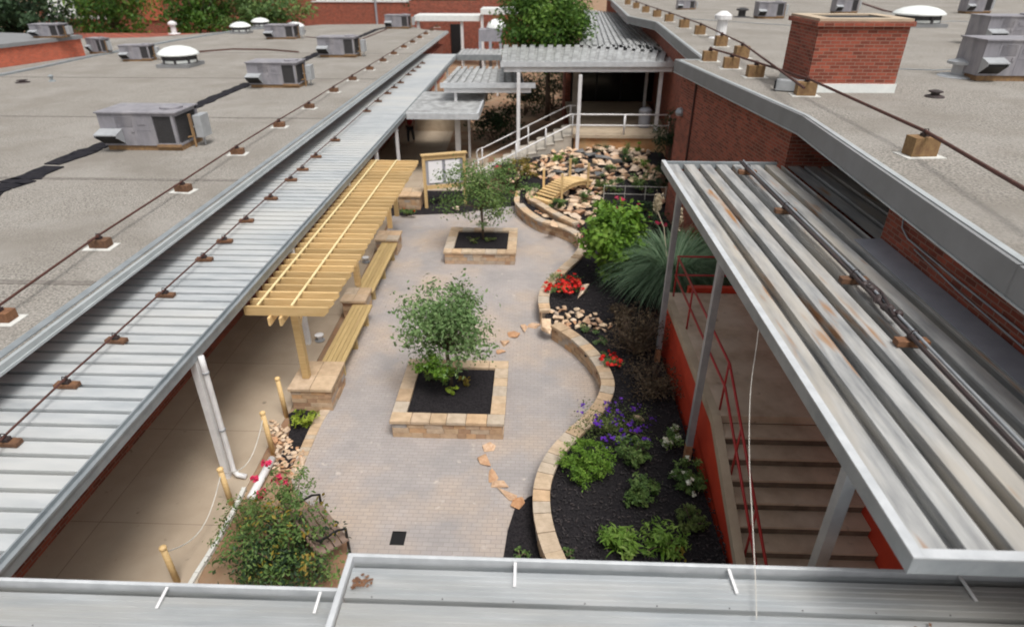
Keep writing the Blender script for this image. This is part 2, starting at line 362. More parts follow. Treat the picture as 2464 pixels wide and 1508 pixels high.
def rockmesh(i, m):
    bm = bmesh.new()
    for _ in range(10):
        v = Vector((rng.gauss(0, 1), rng.gauss(0, 1), rng.gauss(0, 1))).normalized(); bm.verts.new((v.x * .5 * rng.uniform(.8, 1.1), v.y * .38 * rng.uniform(.8, 1.1), v.z * .24))
    bmesh.ops.convex_hull(bm, input=bm.verts)
    bmesh.ops.delete(bm, geom=[v for v in bm.verts if not v.link_faces], context='VERTS')
    bmesh.ops.bevel(bm, geom=bm.edges[:], offset=.008, segments=1, affect='EDGES')
    me = bpy.data.meshes.new('rock'); bm.to_mesh(me); bm.free(); me.materials.append(M[m]); return me
def rock(name, p, s, label, cat, group, m='rock', flat=1.0, yaw=None, sink=.1):
    key = [x for x in _rocks if x[0] == m]
    if len(key) < 9:
        me = rockmesh(len(key), m); _rocks.append((m, me))
    else: me = rng.choice(key)[1]
    o = bpy.data.objects.new(name, me); C.objects.link(o)
    o.location = Vector(p) + Vector((0, 0, .26 * s * flat * (1 - sink) * .6)); o.scale = (s * rng.uniform(.85, 1.25), s * rng.uniform(.8, 1.1), s * flat)
    o.rotation_euler = (rng.uniform(-.25, .25) * flat, rng.uniform(-.25, .25) * flat, rng.uniform(0, 6.28) if yaw is None else yaw)
    return tag(o, label, cat, group)
def inpoly(x, y, poly):
    c = False; j = len(poly) - 1
    for i in range(len(poly)):
        xi, yi = poly[i][:2]; xj, yj = poly[j][:2]
        if (yi > y) != (yj > y) and x < (xj - xi) * (y - yi) / (yj - yi) + xi: c = not c
        j = i
    return c
def resample(pts, step, closed=False):
    pts = [Vector(p) for p in pts]; out = [pts[0].copy()]; acc = 0
    # catmull-rom first
    sm = []
    for i in range(len(pts) - 1):
        p0 = pts[max(0, i - 1)]; p1 = pts[i]; p2 = pts[i + 1]; p3 = pts[min(len(pts) - 1, i + 2)]
        for k in range(12):
            t = k / 12; sm.append(.5 * ((2 * p1) + (p2 - p0) * t + (2 * p0 - 5 * p1 + 4 * p2 - p3) * t * t + (3 * p1 - p0 - 3 * p2 + p3) * t ** 3))
    sm.append(pts[-1]); out = [sm[0]]; acc = 0
    for a, b in zip(sm, sm[1:]):
        L = (b - a).length
        while acc + L >= step:
            f = (step - acc) / L; a = a.lerp(b, f); L = (b - a).length; out.append(a.copy()); acc = 0
        acc += L
    return out
def stonewall(t, path, wid, z0, z1, course=.12, capw=.04, caph=.07, step=.26):
    """curved dry-stone wall: blocks in courses (one mesh) and a cap (another)."""
    pts = resample(path, step / 2); n = len(pts); nrm = []
    for i in range(n):
        dd = pts[min(n - 1, i + 1)] - pts[max(0, i - 1)]; nrm.append(Vector((-dd.y, dd.x, 0)).normalized())
    def q(i, off, z): p = pts[i] + nrm[i] * off; return (p.x, p.y, z)
    wb = MB(); nc = max(1, round((z1 - z0) / course)); ch = (z1 - z0) / nc
    for c in range(nc):
        i = c % 2; 
        if i: i = 0; first = 1
        else: first = 2
        while i < n - 1:
            j = min(n - 1, i + (first if i == 0 else 2)); e = rng.uniform(-.012, .012); g = .03
            za = z0 + c * ch + .004; zb_ = z0 + (c + 1) * ch - .006
            a0 = -wid / 2 - e; a1 = wid / 2 + e
            def lerpq(i, j, f, off, z):
                A = Vector(q(i, off, z)); B = Vector(q(j, off, z)); return tuple(A.lerp(B, f))
            m_ = [i + k for k in range(j - i + 1)]
            for k in range(len(m_) - 1):
                f0 = g if k == 0 else 0; f1 = 1 - g if k == len(m_) - 2 else 1
                if k == 0: tt = rng.random()
                wb.hexa([lerpq(m_[k], m_[k + 1], f0, a1, za), lerpq(m_[k], m_[k + 1], f0, a0, za), lerpq(m_[k], m_[k + 1], f1, a0, za), lerpq(m_[k], m_[k + 1], f1, a1, za),
                         lerpq(m_[k], m_[k + 1], f0, a1, zb_), lerpq(m_[k], m_[k + 1], f0, a0, zb_), lerpq(m_[k], m_[k + 1], f1, a0, zb_), lerpq(m_[k], m_[k + 1], f1, a1, zb_)], tt)
            i = j
    # core
    cb = MB()
    for i in range(n - 1):
        cb.hexa([q(i, wid / 2 - .03, z0), q(i, -wid / 2 + .03, z0), q(i + 1, -wid / 2 + .03, z0), q(i + 1, wid / 2 - .03, z0),
                 q(i, wid / 2 - .03, z1 - .01), q(i, -wid / 2 + .03, z1 - .01), q(i + 1, -wid / 2 + .03, z1 - .01), q(i + 1, wid / 2 - .03, z1 - .01)], .5)
    wb.build('wall_stones', 'stone', t); cb.build('core', 'mortar', t)
    kb = MB(); i = 0
    while i < n - 1:
        j = min(n - 1, i + rng.choice((2, 3))); tt = rng.random()
        W = wid / 2 + capw; e = rng.uniform(-.008, .008)
        for k in range(i, j):
            A = Vector(pts[k]); 
            f0 = .06 if k == i else 0; f1 = .94 if k == j - 1 else 1
            def L2(f, off, z): return tuple(Vector(q(k, off, z)).lerp(Vector(q(k + 1, off, z)), f))
            kb.hexa([L2(f0, W, z1), L2(f0, -W, z1), L2(f1, -W, z1), L2(f1, W, z1), L2(f0, W, z1 + caph + e), L2(f0, -W, z1 + caph + e), L2(f1, -W, z1 + caph + e), L2(f1, W, z1 + caph + e)], tt)
        i = j
    kb.build('cap', 'cap', t, bevel=.006)

# ================================================================== SETTING
mb = MB(); mb.bb(-400, 400, -20, 700, -.4, 0); struct('ground', mb, 'soil')
def poly(pix, z=0): return [P(x, y, z) for x, y in pix]
GX = -5.50; GZ = 2.72
wl = [(-8.2, 1.5), (-8.2, 47), (-4.9, 47)] + [(-4.4, 30), (-2.2, 30), (-2.4, 21.5)] + [tuple(P(x, y).xy) for x, y in ((940, 520), (905, 600), (800, 800), (700, 985), (672, 1030), (640, 1085), (585, 1190), (545, 1260), (478, 1395))] + [(-3.6, 1.5)]
mb = MB(); mb.prism(wl[::-1], -.1, .02); struct('walkway', mb, 'concrete')
pv = [tuple(P(x, y).xy) for x, y in ((836, 1400), (836, 1290), (714, 1190), (702, 1158), (731, 1081), (763, 1012), (775, 985), (850, 770), (905, 620), (945, 520), (1090, 512), (1245, 495), (1330, 520), (1500, 700), (1500, 900), (1500, 1100), (1440, 1400))]
mb = MB(); mb.prism(pv[::-1], -.1, .035); struct('patio', mb, 'paver')
# paler border course along the patio edge
bp_ = resample([P(x, y, .045) for x, y in ((706, 1150), (734, 1081), (766, 1012), (800, 960), (824, 905))], .12)
mb = MB()
for a, b in zip(bp_, bp_[1:]): mb.beam(a, a.lerp(b, .94), .2, .012)
struct('patio_border', mb, 'cap')

# planted bed behind the curved wall
wpath = [(1262, 452), (1246, 478), (1262, 502), (1302, 528), (1345, 540), (1385, 558), (1404, 583), (1392, 612), (1352, 650), (1320, 683), (1308, 718), (1313, 750)]
wpath2 = [(1335, 778), (1388, 812), (1437, 862), (1462, 915), (1452, 960), (1418, 1005), (1372, 1048), (1330, 1100), (1306, 1160), (1304, 1225), (1318, 1290), (1345, 1360), (1372, 1420)]
CAPZ = .46
W1 = [P(x, y, CAPZ) for x, y in wpath]; W2 = [P(x, y, CAPZ) for x, y in wpath2]
bed = [p.xy for p in W1] + [p.xy for p in W2] + [Vector((3.06, 3.0)), Vector((3.06, 12.6)), Vector((4.8, 14)), Vector((4.9, 23.5)), Vector((6.0, 28.85)), Vector((1.6, 28.85)), Vector((-.2, 27.7)), Vector((-1.9, 26.55))]
bedp = [tuple(b) for b in bed]
def bedmesh():
    m_ = MB(); st_ = .22; cells = {}; xs0, xs1, ys0, ys1 = -2.5, 6.2, 2.6, 29.0
    def hz(x, y): return zbed(y) - .02 + .018 * sin(x * 7.1 + y * 3) * cos(y * 5.3)
    idx = {}
    def vid(i, j):
        if (i, j) not in idx:
            x = xs0 + i * st_; y = ys0 + j * st_; idx[(i, j)] = len(m_.v); m_.v.append((x, y, hz(x, y)))
        return idx[(i, j)]
    for i in range(int((xs1 - xs0) / st_)):
        for j in range(int((ys1 - ys0) / st_)):
            x = xs0 + (i + .5) * st_; y = ys0 + (j + .5) * st_
            if inpoly(x, y, bedp): m_.f.append((vid(i, j), vid(i + 1, j), vid(i + 1, j + 1), vid(i, j + 1))); m_.t.append(.5)
    return m_
struct('mulch_bed', bedmesh(), 'mulch')
# low mulch strips at paver level
mb = MB(); mb.prism([tuple(P(x, y).xy) for x, y in ((930, 522), (1100, 516), (1248, 496), (1240, 470), (1140, 462), (1010, 462), (940, 500))][::-1], 0, .06); struct('mulch_strip', mb, 'mulch')
mb = MB(); mb.prism([tuple(P(x, y).xy) for x, y in ((1200, 1420), (1222, 1280), (1240, 1225), (1272, 1200), (1300, 1190), (1335, 1420))], 0, .06); struct('mulch_wedge', mb, 'mulch')
mb = MB(); mb.prism([tuple(P(x, y).xy) for x, y in ((765, 1000), (722, 1078), (700, 1130), (672, 1118), (700, 1035), (695, 1000), (720, 985))], 0, .05); struct('mulch_pocket', mb, 'mulch')
# loose chips over the mulch
mb = MB(); n = 0
chips = []
while n < 5200:
    x = rng.uniform(-1, 3.1); y = 3.4 + 14 * rng.random() ** 1.5
    if inpoly(x, y, bedp): chips.append((x, y, zbed(y))); n += 1
for (cx, cy, z_) in chips:
    a = rng.random() * 6.28; l = rng.uniform(.02, .06); mb.box((cx, cy, z_ + .012), (l, l * .35, .012), a)
tag(mb.build('mulch_chips', 'chip'), kind='stuff', label='loose black bark chips over the planted bed', cat='mulch')

# ================================================================== LEFT BUILDING
ZL = 3.3
XL = -7.52
t = thing('school_building', 'long brick school wing with pale gravel roof left of the courtyard', 'building', (-25, 30, 0))
far = 57.5
mb = MB(); mb.prism([(XL, -3), (XL, far), (-9.8, far + 1.5), (-13, far + 7), (-20, far + 6), (-30, far - 6), (-70, 40), (-70, -3)][::1], ZL - .1, ZL); mb.build('roof', 'gravel', t)
mb = MB(); mb.bb(XL - .02, XL + .07, -3, far, ZL - .13, ZL - .012); mb.bb(XL + .072, XL + .10, -3, far, ZL - .14, ZL - .10); mb.build('roof_edge', 'drip', t)
mb = MB(); mb.bb(XL - .16, XL - .022, -3, far, ZL + .002, ZL + .022); mb.build('edge_flashing', 'gutter', t)
mb = MB(); mb.bb(-60, -8.12, -2, 56, 0, ZL - .12); mb.bb(-8.12, -7.72, -2, 55.9, 0, 2.45); mb.build('wall', 'brick', t)
# tar covered joint
def strip(pix, wds, z, m_, name, parent, hh=.03):
    pts = [P(x, y, z) for x, y in pix]; mb = MB()
    if m_ == 'tar':
        q_ = []; w2 = []
        for a, b, w0, w1 in zip(pts, pts[1:], wds, wds[1:]):
            k_ = max(2, int((b - a).length / .3))
            for i in range(k_): q_.append(a.lerp(b, i / k_) + Vector((rng.uniform(-.04, .04), rng.uniform(-.05, .05), 0))); w2.append((w0 + (w1 - w0) * i / k_) * rng.uniform(.8, 1.2))
        pts = q_ + [pts[-1]]; wds = w2 + [wds[-1]]
    for a, b, w0, w1 in zip(pts, pts[1:], wds, wds[1:]):
        dd = (b - a).normalized(); nn = Vector((-dd.y, dd.x, 0)); u = Vector((0, 0, hh))
        lo = [a + nn * w0 / 2, a - nn * w0 / 2, b - nn * w1 / 2, b + nn * w1 / 2]
        mb.hexa([tuple(v - Vector((0, 0, .02))) for v in lo] + [tuple(v + u) for v in lo], .5)
    return mb.build(name, m_, parent)
strip([(-60, 478), (0, 453), (60, 432), (131, 402)], [.85, .8, .75, .6], ZL, 'tar', 'roof_joint', t)
strip([(122, 398), (190, 373), (250, 350), (330, 318)], [.5, .62, .6, .5], ZL, 'tar', 'roof_joint', t)
strip([(440, 268), (470, 257), (540, 226), (600, 201)], [.5, .55, .55, .5], ZL, 'tar', 'roof_joint', t)
strip([(715, 152), (760, 132), (800, 115)], [.5, .55, .5], ZL, 'tar', 'roof_joint', t)
strip([(860, 92), (905, 72), (935, 66)], [.4, .5, .45], ZL, 'tar', 'roof_joint', t)
strip([(0, 183), (100, 163), (205, 140), (330, 117), (420, 99), (560, 77), (640, 68)], [.35] * 7, ZL, 'gutter', 'roof_curb', t, .08)
strip([(470, 127), (560, 120), (640, 121), (718, 127)], [.14] * 4, ZL, 'pipe', 'roof_hose', t, .08)
for y_ in (9.5, 15.5, 23, 32, 42):
    mb = MB(); mb.bb(-60, XL - .2, y_, y_ + .16, ZL - .01, ZL + .012); mb.build('roof_seam', 'gravel_seam', t)
strip([(735, 90), (860, 100), (930, 72)], [.1] * 3, ZL, 'pipe', 'roof_hose', t, .05)
# raised roof block
t = thing('raised_roof_block', 'low orange-red brick upstand carrying a higher roof at far left', 'building', (-30, 42, ZL))
a = P(-80, 176, ZL); b = P(206, 134, ZL); 
wv = (b - a); dn = Vector((-wv.y, wv.x, 0)).normalized()
q = [a, b, b + dn * 9, a + dn * 9]
mb = MB(); mb.prism([tuple(p.xy) for p in q], ZL + .005, ZL + .95); mb.build('wall', 'brick_light', t)
q2 = [a - dn * .1, b - dn * .1 + wv.normalized() * .1, b + dn * 9.1 + wv.normalized() * .1, a + dn * 9.1]
mb = MB(); mb.prism([tuple(p.xy) for p in q2], ZL + .955, ZL + 1.15); mb.build('roof', 'fascia', t)

# ------------------------------------------------------------------ rooftop machines
def hvac(name, label, group=None):
    """front faces -Y, about 2.7 x 1.25 x 1.0 m, origin at base centre"""
    t = thing(name, label, 'air conditioner', (0, 0, 0), group)
    mb = MB(); mb.bb(-1.35, .1, -.62, .62, .14, 1.0); mb.bb(.1, .16, -.62, -.55, .14, 1.0); mb.bb(.66, .74, -.62, -.54, .14, 1.0); mb.bb(.74, .8, .5, .62, .14, 1.0)
    mb.bb(.1, .8, -.60, .62, .92, .998); mb.bb(.1, .8, -.6, .6, .14, .2)
    for x in (-.95, -.35): mb.bb(x, x + .012, -.628, -.62, .16, .98)
    for zz in (.55,): mb.bb(-.34, .09, -.628, -.62, zz, zz + .012)
    for k in range(9): mb.bb(-.88, -.42, -.634, -.621, .66 + k * .03, .672 + k * .03)
    mb.bb(-.26, -.06, -.632, -.621, .7, .84)
    mb.bb(-.5, -.42, -.64, -.622, .5, .6); mb.build('cabinet', 'hvac', t, bevel=.012)
    mb = MB(); mb.bb(-1.39, .84, -.66, .66, 1.0, 1.035); mb.build('lid', 'hvac', t)
    mb = MB(); mb.bb(.165, .655, -.585, -.56, .2, .92)
    for k in range(14): mb.bb(.18 + k * .034, .19 + k * .034, -.598, -.586, .21, .91)
    mb.bb(.752, .775, -.53, .49, .2, .92)
    for k in range(20): mb.bb(.776, .79, -.52 + k * .05, -.51 + k * .05, .21, .91)
    mb.build('coil_grille', 'hvac_dark', t)
    mb = MB(); q8 = [(-1.36, -.63, .60), (-.74, -.63, .60), (-.74, -.98, .50), (-1.36, -.98, .50)]
    mb.hexa([(x, y, z - .03) for x, y, z in q8][::-1] + q8[::-1])
    for x in (-1.355, -.755): mb.hexa([(x, -.63, .2), (x + .012, -.63, .2), (x + .012, -.97, .42), (x, -.97, .42), (x, -.63, .565), (x + .012, -.63, .565), (x + .012, -.97, .468), (x, -.97, .468)])
    mb.build('intake_hood', 'hvac_light', t)
    mb = MB(); mb.hexa([(-1.34, -.64, .2), (-.757, -.64, .2), (-.757, -.92, .40), (-1.34, -.92, .40), (-1.34, -.64, .56), (-.757, -.64, .56), (-.757, -.92, .475), (-1.34, -.92, .475)]); mb.build('intake_screen', 'black', t)
    mb = MB(); mb.bb(-1.3, .78, -.58, -.5, .003, .138); mb.bb(-1.3, .78, .5, .58, .003, .138); mb.bb(.12, .8, -.64, -.6, .1, .17); mb.bb(-1.28, -1.2, -.5, .5, .003, .138); mb.bb(.7, .78, -.5, .5, .003, .138); mb.build('base_rail', 'rust', t)
    mb = MB(); mb.lathe([(.3, 0), (.3, .05), (.27, .06), (.1, .03)], (.42, 0, 1.036), 20); mb.build('fan_shroud', 'hvac', t)
    mb = MB(); mb.bb(1.0, 1.22, -.1, .38, .25, .85); mb.tube([(.8, .1, .5), (1.02, .1, .5)], .03); mb.tube([(1.1, .1, .25), (1.1, .1, .01)], .025); mb.build('disconnect_box', 'hvac_light', t, bevel=.02)
    mb = MB(); mb.bb(.93, .97, -.2, -.1, .3, .9); mb.tube([(.95, -.15, .3), (.95, -.15, .01)], .03); mb.tube([(.8, -.2, .28), (.95, -.15, .3)], .02); mb.build('conduit', 'rust', t)
    return t
proto = hvac('rooftop_air_conditioner', 'largest grey air conditioner on the left roof, hood open and fins dark')
def place_hvac(o, x0, x1, y, z, rz=0, kx=1.0, kz=1.0):
    A = P(x0, y, z); B = P(x1, y, z); wd = (B - A).length; s = wd / 2.16
    o.location = ((A.x + B.x) / 2 + .27 * s, A.y + .62 * s, z); o.scale = (s, s, s * kz); o.rotation_euler = (0, 0, rz)
    return o
place_hvac(proto, 258, 445, 362, ZL, 0, 1, 1.0)
GA = 'air conditioners on the left roof'
proto['group'] = GA
for lab, x0, x1, y, z, rz, kz in (
    ('second grey air conditioner on the left roof, beside the tar joint', 602, 722, 212, ZL, 0, 1.0),
    ('third grey air conditioner on the left roof, long box with dark right half', 768, 858, 139, ZL, 0, 1.05),
    ('farthest small grey air conditioner at the end of the left roof', 928, 985, 70, ZL, 0, 1.1),
    ('grey air conditioner between the white domes at the far left roof', 640, 712, 95, ZL, 0, .9),
    ('grey air conditioner just left of the big white dome vent', 294, 362, 148, ZL, .15, 1.1),
    ('tilted grey air conditioner at the right end of the orange-red upstand', 212, 258, 131, ZL, -.3, 1.6),
    ('brownish grey air conditioner on the roof at the far upper left', 78, 148, 92, ZL + 1.15, 0, .9)):
    o = copy_tree(proto); o['label'] = lab; place_hvac(o, x0, x1, y, z, rz, 1, kz)
def dome(name, label, group, x0, x1, y, z, hk=1.0, proto=[None]):
    A = P(x0, y, z); B = P(x1, y, z); s = (B - A).length / 2
    c = ((A.x + B.x) / 2, A.y + s * .6, z)
    if proto[0] is None:
        t = thing(name, label, 'roof vent', (0, 0, 0), group)
        mb = MB(); mb.bb(-.85, .85, -.85, .85, .003, .18); mb.build('curb', 'fascia', t)
        mb = MB(); mb.lathe([(.8, .18), (.8, .62)], n=24)
        for k in range(8):
            a = k * pi / 4 + .2; mb.box((.83 * cos(a), .83 * sin(a), .40), (.05, .12, .42), a)
        mb.build('drum', 'hvac_dark', t)
        mb = MB(); mb.lathe([(.82, .56), (1.0, .6), (1.0, .66), (.86, .80), (.62, .93), (.3, 1.01), (.02, 1.04)], n=28); mb.lathe([(.81, .2), (.84, .24), (.84, .34), (.81, .35)], n=28); mb.build('dome_cap', 'dome', t, smooth=False)
        proto[0] = t; o = t
    else:
        o = copy_tree(proto[0])
    o.location = c; o.scale = (s, s, s * hk); tag(o, label, 'roof vent', group); return o
GD = 'white domed roof vents'
dome('domed_roof_vent', 'large white domed vent near the middle of the left roof', GD, 376, 470, 163, ZL, .95)
dome('domed_roof_vent', 'leftmost of the three small white domes at the back of the left roof', GD, 551, 600, 82, ZL)
dome('domed_roof_vent', 'small white dome behind its neighbour at the back of the left roof', GD, 603, 645, 68, ZL)
dome('domed_roof_vent', 'small white dome with a finial just right of the boxy air conditioner', GD, 685, 730, 80, ZL)
def smallvent(label, x, y, z, r=.15, h=.4, m_='white', rot=0):
    p = P(x, y, z); t = thing('pipe_vent', label, 'roof vent', p)
    mb = MB(); mb.lathe([(r * 1.6, .002), (r * 1.5, .03), (r * .7, .06), (r * .7, h * .7)], p, 12); mb.build('pipe', m_, t)
    mb = MB(); mb.lathe([(r * 1.15, h * .7), (r * 1.15, h * .85), (r * .4, h)], p, 12); mb.build('cap', m_, t); return t
smallvent('white square-topped vent alone at the back of the left roof', 420, 82, ZL, .3, .95)
smallvent('low dark vent near the left edge of the left roof', 55, 199, ZL, .2, .14, 'cable')
smallvent('short dark pipe vent left of the boxy air conditioners', 126, 196, ZL, .1, .3, 'gutter')

# ------------------------------------------------------------------ gas pipes with timber supports
def support(label, group, size=(.34, .2, .18), m_='block', pad=True):
    t = thing('pipe_support_block', label, 'pipe support', (0, 0, 0), group); w_, d_, h_ = size
    mb = MB(); mb.bb(-w_ / 2, w_ / 2, -d_ / 2, d_ / 2, .012, h_); mb.build('timber_block', m_, t, bevel=.006)
    mb = MB(); mb.bb(-.055, .055, -.04, .04, h_, h_ + .05); mb.tube([(-.05, 0, h_ + .05), (-.03, 0, h_ + .11), (.03, 0, h_ + .11), (.05, 0, h_ + .05)], .008, n=5); mb.build('clamp', 'cable', t)
    if pad:
        mb = MB(); mb.bb(-w_ / 2 - .10, w_ / 2 + .10, -d_ / 2 - .09, d_ / 2 + .07, 0, .011); mb.build('pad', 'pad', t)
    return t
ORD = 'first second third fourth fifth sixth seventh eighth ninth tenth eleventh twelfth thirteenth fourteenth fifteenth sixteenth seventeenth eighteenth nineteenth twentieth twenty-first'.split()
def run(pix, z, label, group, size, m_, pad, plabel, rad=.022, ext=None, raise_=None, yaw=0, pm='pipe'):
    pr_ = support(label, group, size, m_, pad); first = True; pts = []
    for x, y in pix:
        p = P(x, y, z)
        o = pr_ if first else copy_tree(pr_); first = False
        o['label'] = ORD[len(pts)] + ' ' + label
        o.location = p; o.rotation_euler = (0, 0, yaw + rng.uniform(-.12, .12)); pts.append(p + Vector((0, 0, size[2] + .07)))
    if ext:
        pts = [P(*ext[0], z + size[2] + .07)] + pts + ([P(*ext[1], z + size[2] + .07)] if ext[1] else [])
    mb = MB(); mb.tube(pts, rad, n=8)
    for p in pts[2::3]: mb.tube([p + (pts[1] - pts[0]).normalized() * .06, p - (pts[1] - pts[0]).normalized() * .06], rad * 1.5, n=8)
    o = mb.build('gas_pipe', pm); tag(o, plabel, 'pipe'); return o
LB = [(8, 770), (245, 594), (443, 460), (573, 371), (673, 306), (745, 261), (804, 222), (849, 194), (890, 169), (922, 149), (948, 132), (972, 116), (993, 104), (1010, 93), (1025, 84), (1039, 75), (1052, 67)]
run(LB, ZL, 'rust-brown pipe block from the near end of the left roof pipe', 'pipe supports on the left roof', (.36, .22, .17), 'block', True,
    'long thin rusty gas pipe running the length of the left gravel roof', ext=[(-180, 905), None])
CB = [(20, 1070), (164, 931), (282, 824), (400, 714), (493, 628), (542, 584), (594, 535), (653, 481), (701, 436), (729, 411), (761, 380), (807, 340), (883, 270), (910, 246), (933, 227), (949, 213), (964, 201), (983, 182), (994, 173), (1006, 164), (1017, 154)]
run(CB, GZ, 'dark brown pipe block from the near end of the left canopy pipe', 'pipe supports on the left canopy', (.34, .13, .075), 'block', False,
    'long dark pipe running over the ribbed metal canopy beside the left roof', rad=.016, ext=[(-120, 1200), None])

# ================================================================== LEFT CANOPY
t = thing('walkway_canopy', 'long ribbed galvanised canopy between the left roof and the pergola', 'canopy', (GX - 1.2, 25, 0))
mb = MB(); ribbed(mb, (XL - .585, 2.6, GZ), (XL - .585, 47.0, GZ), (GX - .06, 47.0, GZ), (GX - .06, 2.6, GZ), .3, .74, .12)
mb.build('deck', 'deck', t)
mb = MB(); mb.bb(GX - .058, GX - .035, 2.6, 47, GZ - .14, GZ + .035); mb.bb(GX + .05, GX + .072, 2.6, 26.8, GZ - .14, GZ + .04); mb.bb(GX + .05, GX + .072, 32.3, 47, GZ - .14, GZ + .04); mb.bb(GX - .034, GX + .049, 2.6, 47, GZ - .14, GZ - .02)
mb.bb(GX + .0725, GX + .09, 2.6, 26.8, GZ + .01, GZ + .045); mb.build('gutter', 'gutter', t)
mb = MB(); mb.bb(GX - .3, GX - .18, 2.6, 47, GZ - .28, GZ - .142); mb.build('edge_beam', 'rim', t)
# columns under it
cols = [P(600, 1150).y + .0, P(756, 828).y, 17.8, 21.5, 25.0, 36, 41]
for y in cols:
    mb = MB(); mb.box((GX + .0, y, (GZ - .145) / 2 + .01), (.11, .11, GZ - .145)); mb.build('post', 'white', t)
# side canopy running right
SY0, SY1, SX1 = P(1050, 276, GZ).y, 32.2, P(1146, 276, GZ).x
mb = MB(); ribbed(mb, (GX - .03, SY0 + .12, GZ - .01), (GX - .03, SY1, GZ - .01), (SX1, SY1, GZ - .01), (SX1, SY0 + .12, GZ - .01), .3, .78, .06); mb.build('side_deck', 'deck_far', t)
mb = MB(); mb.bb(GX + .1, SX1 + .05, SY0, SY0 + .1, GZ - .2, GZ + .05); mb.bb(SX1 + .002, SX1 + .1, SY0 + .102, SY1, GZ - .2, GZ + .05); mb.build('side_fascia', 'rim', t)
for x, y in ((960, 385), (1104, 412), (1131, 380)):
    p = P(x, y); mb = MB(); mb.box((p.x, max(p.y, SY0 + .25) if x != 1104 else p.y + .2, (GZ - .3) / 2), (.1 if x != 1104 else .22, .1 if x != 1104 else .2, GZ - .3)); mb.build('post', 'white', t)
# downspout of the left canopy, its own thing
base = P(598, 1148); t = thing('downspout', 'tall white downspout dropping from the left canopy gutter', 'downspout', base)
top = PY(492, 852, base.y); yy = base.y
mb = MB(); mb.tube([(GX + .13, yy, GZ - .08), (GX + .13, yy, GZ - .3), (GX + .13, yy, .75), (GX + .13, yy - .02, .2), (GX + .2, yy - .04, .10), (GX + .36, yy - .05, .07)], .048, n=10); mb.build('pipe', 'white', t, smooth=True)
mb = MB(); mb.lathe([(.06, 0), (.06, .03)], (GX + .13, yy, 1.1), 12); mb.lathe([(.06, 0), (.06, .03)], (GX + .13, yy, 2.3), 12); mb.build('strap', 'galv', t)

# second short cross canopy at the back
t = thing('cross_canopy', 'short low canopy crossing right from the far end of the left canopy', 'canopy', P(1150, 130, GZ))
a = P(1098, 134, GZ); b = P(1207, 134, GZ)
mb = MB(); ribbed(mb, (a.x, a.y, GZ), (b.x, a.y, GZ), (b.x, a.y + 4, GZ), (a.x, a.y + 4, GZ), .3, .7, .06); mb.build('deck', 'deck_far', t)
mb = MB(); mb.bb(a.x, b.x, a.y - .12, a.y - .005, GZ - .3, GZ + .06); mb.build('fascia', 'gutter', t)
for k in (.15, .62, .9):
    mb = MB(); mb.box((a.x + (b.x - a.x) * k, a.y + .1, GZ / 2 - .1), (.12, .12, GZ - .3)); mb.build('post', 'white', t)

# ================================================================== MIDDLE AND UPPER BACK CANOPIES
def canopy(name, label, x0f, x1f, yf, x0b, x1b, yb, z, pitch, posts, dm='deck_far', fh=.28, pcol='white', extra=0):
    a = P(x0f, yf, z); b = P(x1f, yf, z); Y1 = P(0, yb, z).y; c_ = P(x1b, yb, z); d_ = P(x0b, yb, z)
    t = thing(name, label, 'canopy', (a.x, a.y, 0))
    mb = MB(); ribbed(mb, (a.x, a.y, z), (b.x, b.y, z), (c_.x, c_.y, z), (d_.x, d_.y, z), pitch, .55, .12); mb.build('deck', dm, t)
    mb = MB(); mb.beam((a.x - .05, a.y - .06, z - .06), (b.x + extra, b.y - .06, z - .06), .08, .22); mb.build('gutter', 'rim', t)
    mb = MB(); mb.beam((a.x + .1, a.y + .06, z - .29), (b.x - .1 + extra * .8, b.y + .06, z - .29), .1, .2); mb.build('edge_beam', 'white', t)
    for (px, py, zb, w_, yo) in posts:
        p = P(px, py, zb); mb = MB(); mb.box((p.x, p.y + yo, (zb + z - .4) / 2), (w_, w_, z - .4 - zb)); mb.build('post', pcol, t)
    return t
canopy('stair_canopy', 'middle-height ribbed canopy over the foot of the back stair', 1062, 1262, 202, 1102, 1250, 160, 3.5, .36, [(1103, 384, 0, .12, 0), ], extra=.5)
ZB = 4.43
tb = canopy('landing_canopy', 'high ribbed canopy on tall white posts over the back landing', 1207, 1626, 151, 1212, 1640, 108, ZB, .38, [(1247, 372, .4, .15, 0), (1388, 360, .8, .15, 0), (1578, 316, 1.4, .15, .15), (1548, 268, 1.4, .13, 0)])
mb = MB(); ribbed(mb, P(1395, 108, ZB), P(1648, 126, ZB), P(1512, 34, ZB), P(1405, 22, ZB), .4, .62, .12); mb.build('rear_deck', 'deck_far', tb)
mb = MB(); p = P(1379, 252, 1.4); mb.box((p.x, 34.0, 2.7), (.34, .34, 2.6)); mb.build('pillar', 'conc_grey', tb)

# ================================================================== RIGHT BUILDING
ZR = 5.57
E = [P(2464, 640, ZR), P(1936, 280, ZR), P(1628, 144, ZR), P(1694, 144, ZR), P(1580, 54, ZR), P(1512, 40, ZR), P(1472, 2, ZR)]
E0 = E[0] + (E[0] - E[1]).normalized() * 7
t = thing('school_building', 'brick school wing with pale gravel roof and grey fascia right of the courtyard', 'building', (20, 20, 0))
edge = [E0] + E
rp = [tuple(p.xy) for p in edge] + [(E[-1].x, 100), (90, 100), (90, E0.y)]
mb = MB(); mb.prism(rp[::-1], ZR - .12, ZR); mb.build('roof', 'gravel', t)
mb = MB()
for a, b in zip(edge, edge[1:]):
    dd = (b - a).normalized(); nn = Vector((-dd.y, dd.x, 0)) * .03
    e2 = dd * .012
    mb.beam(a + nn + Vector((0, 0, -.165)) - e2, b + nn + Vector((0, 0, -.165)) + e2, .05, .35)
mb.build('fascia', 'fascia', t)
mb = MB()
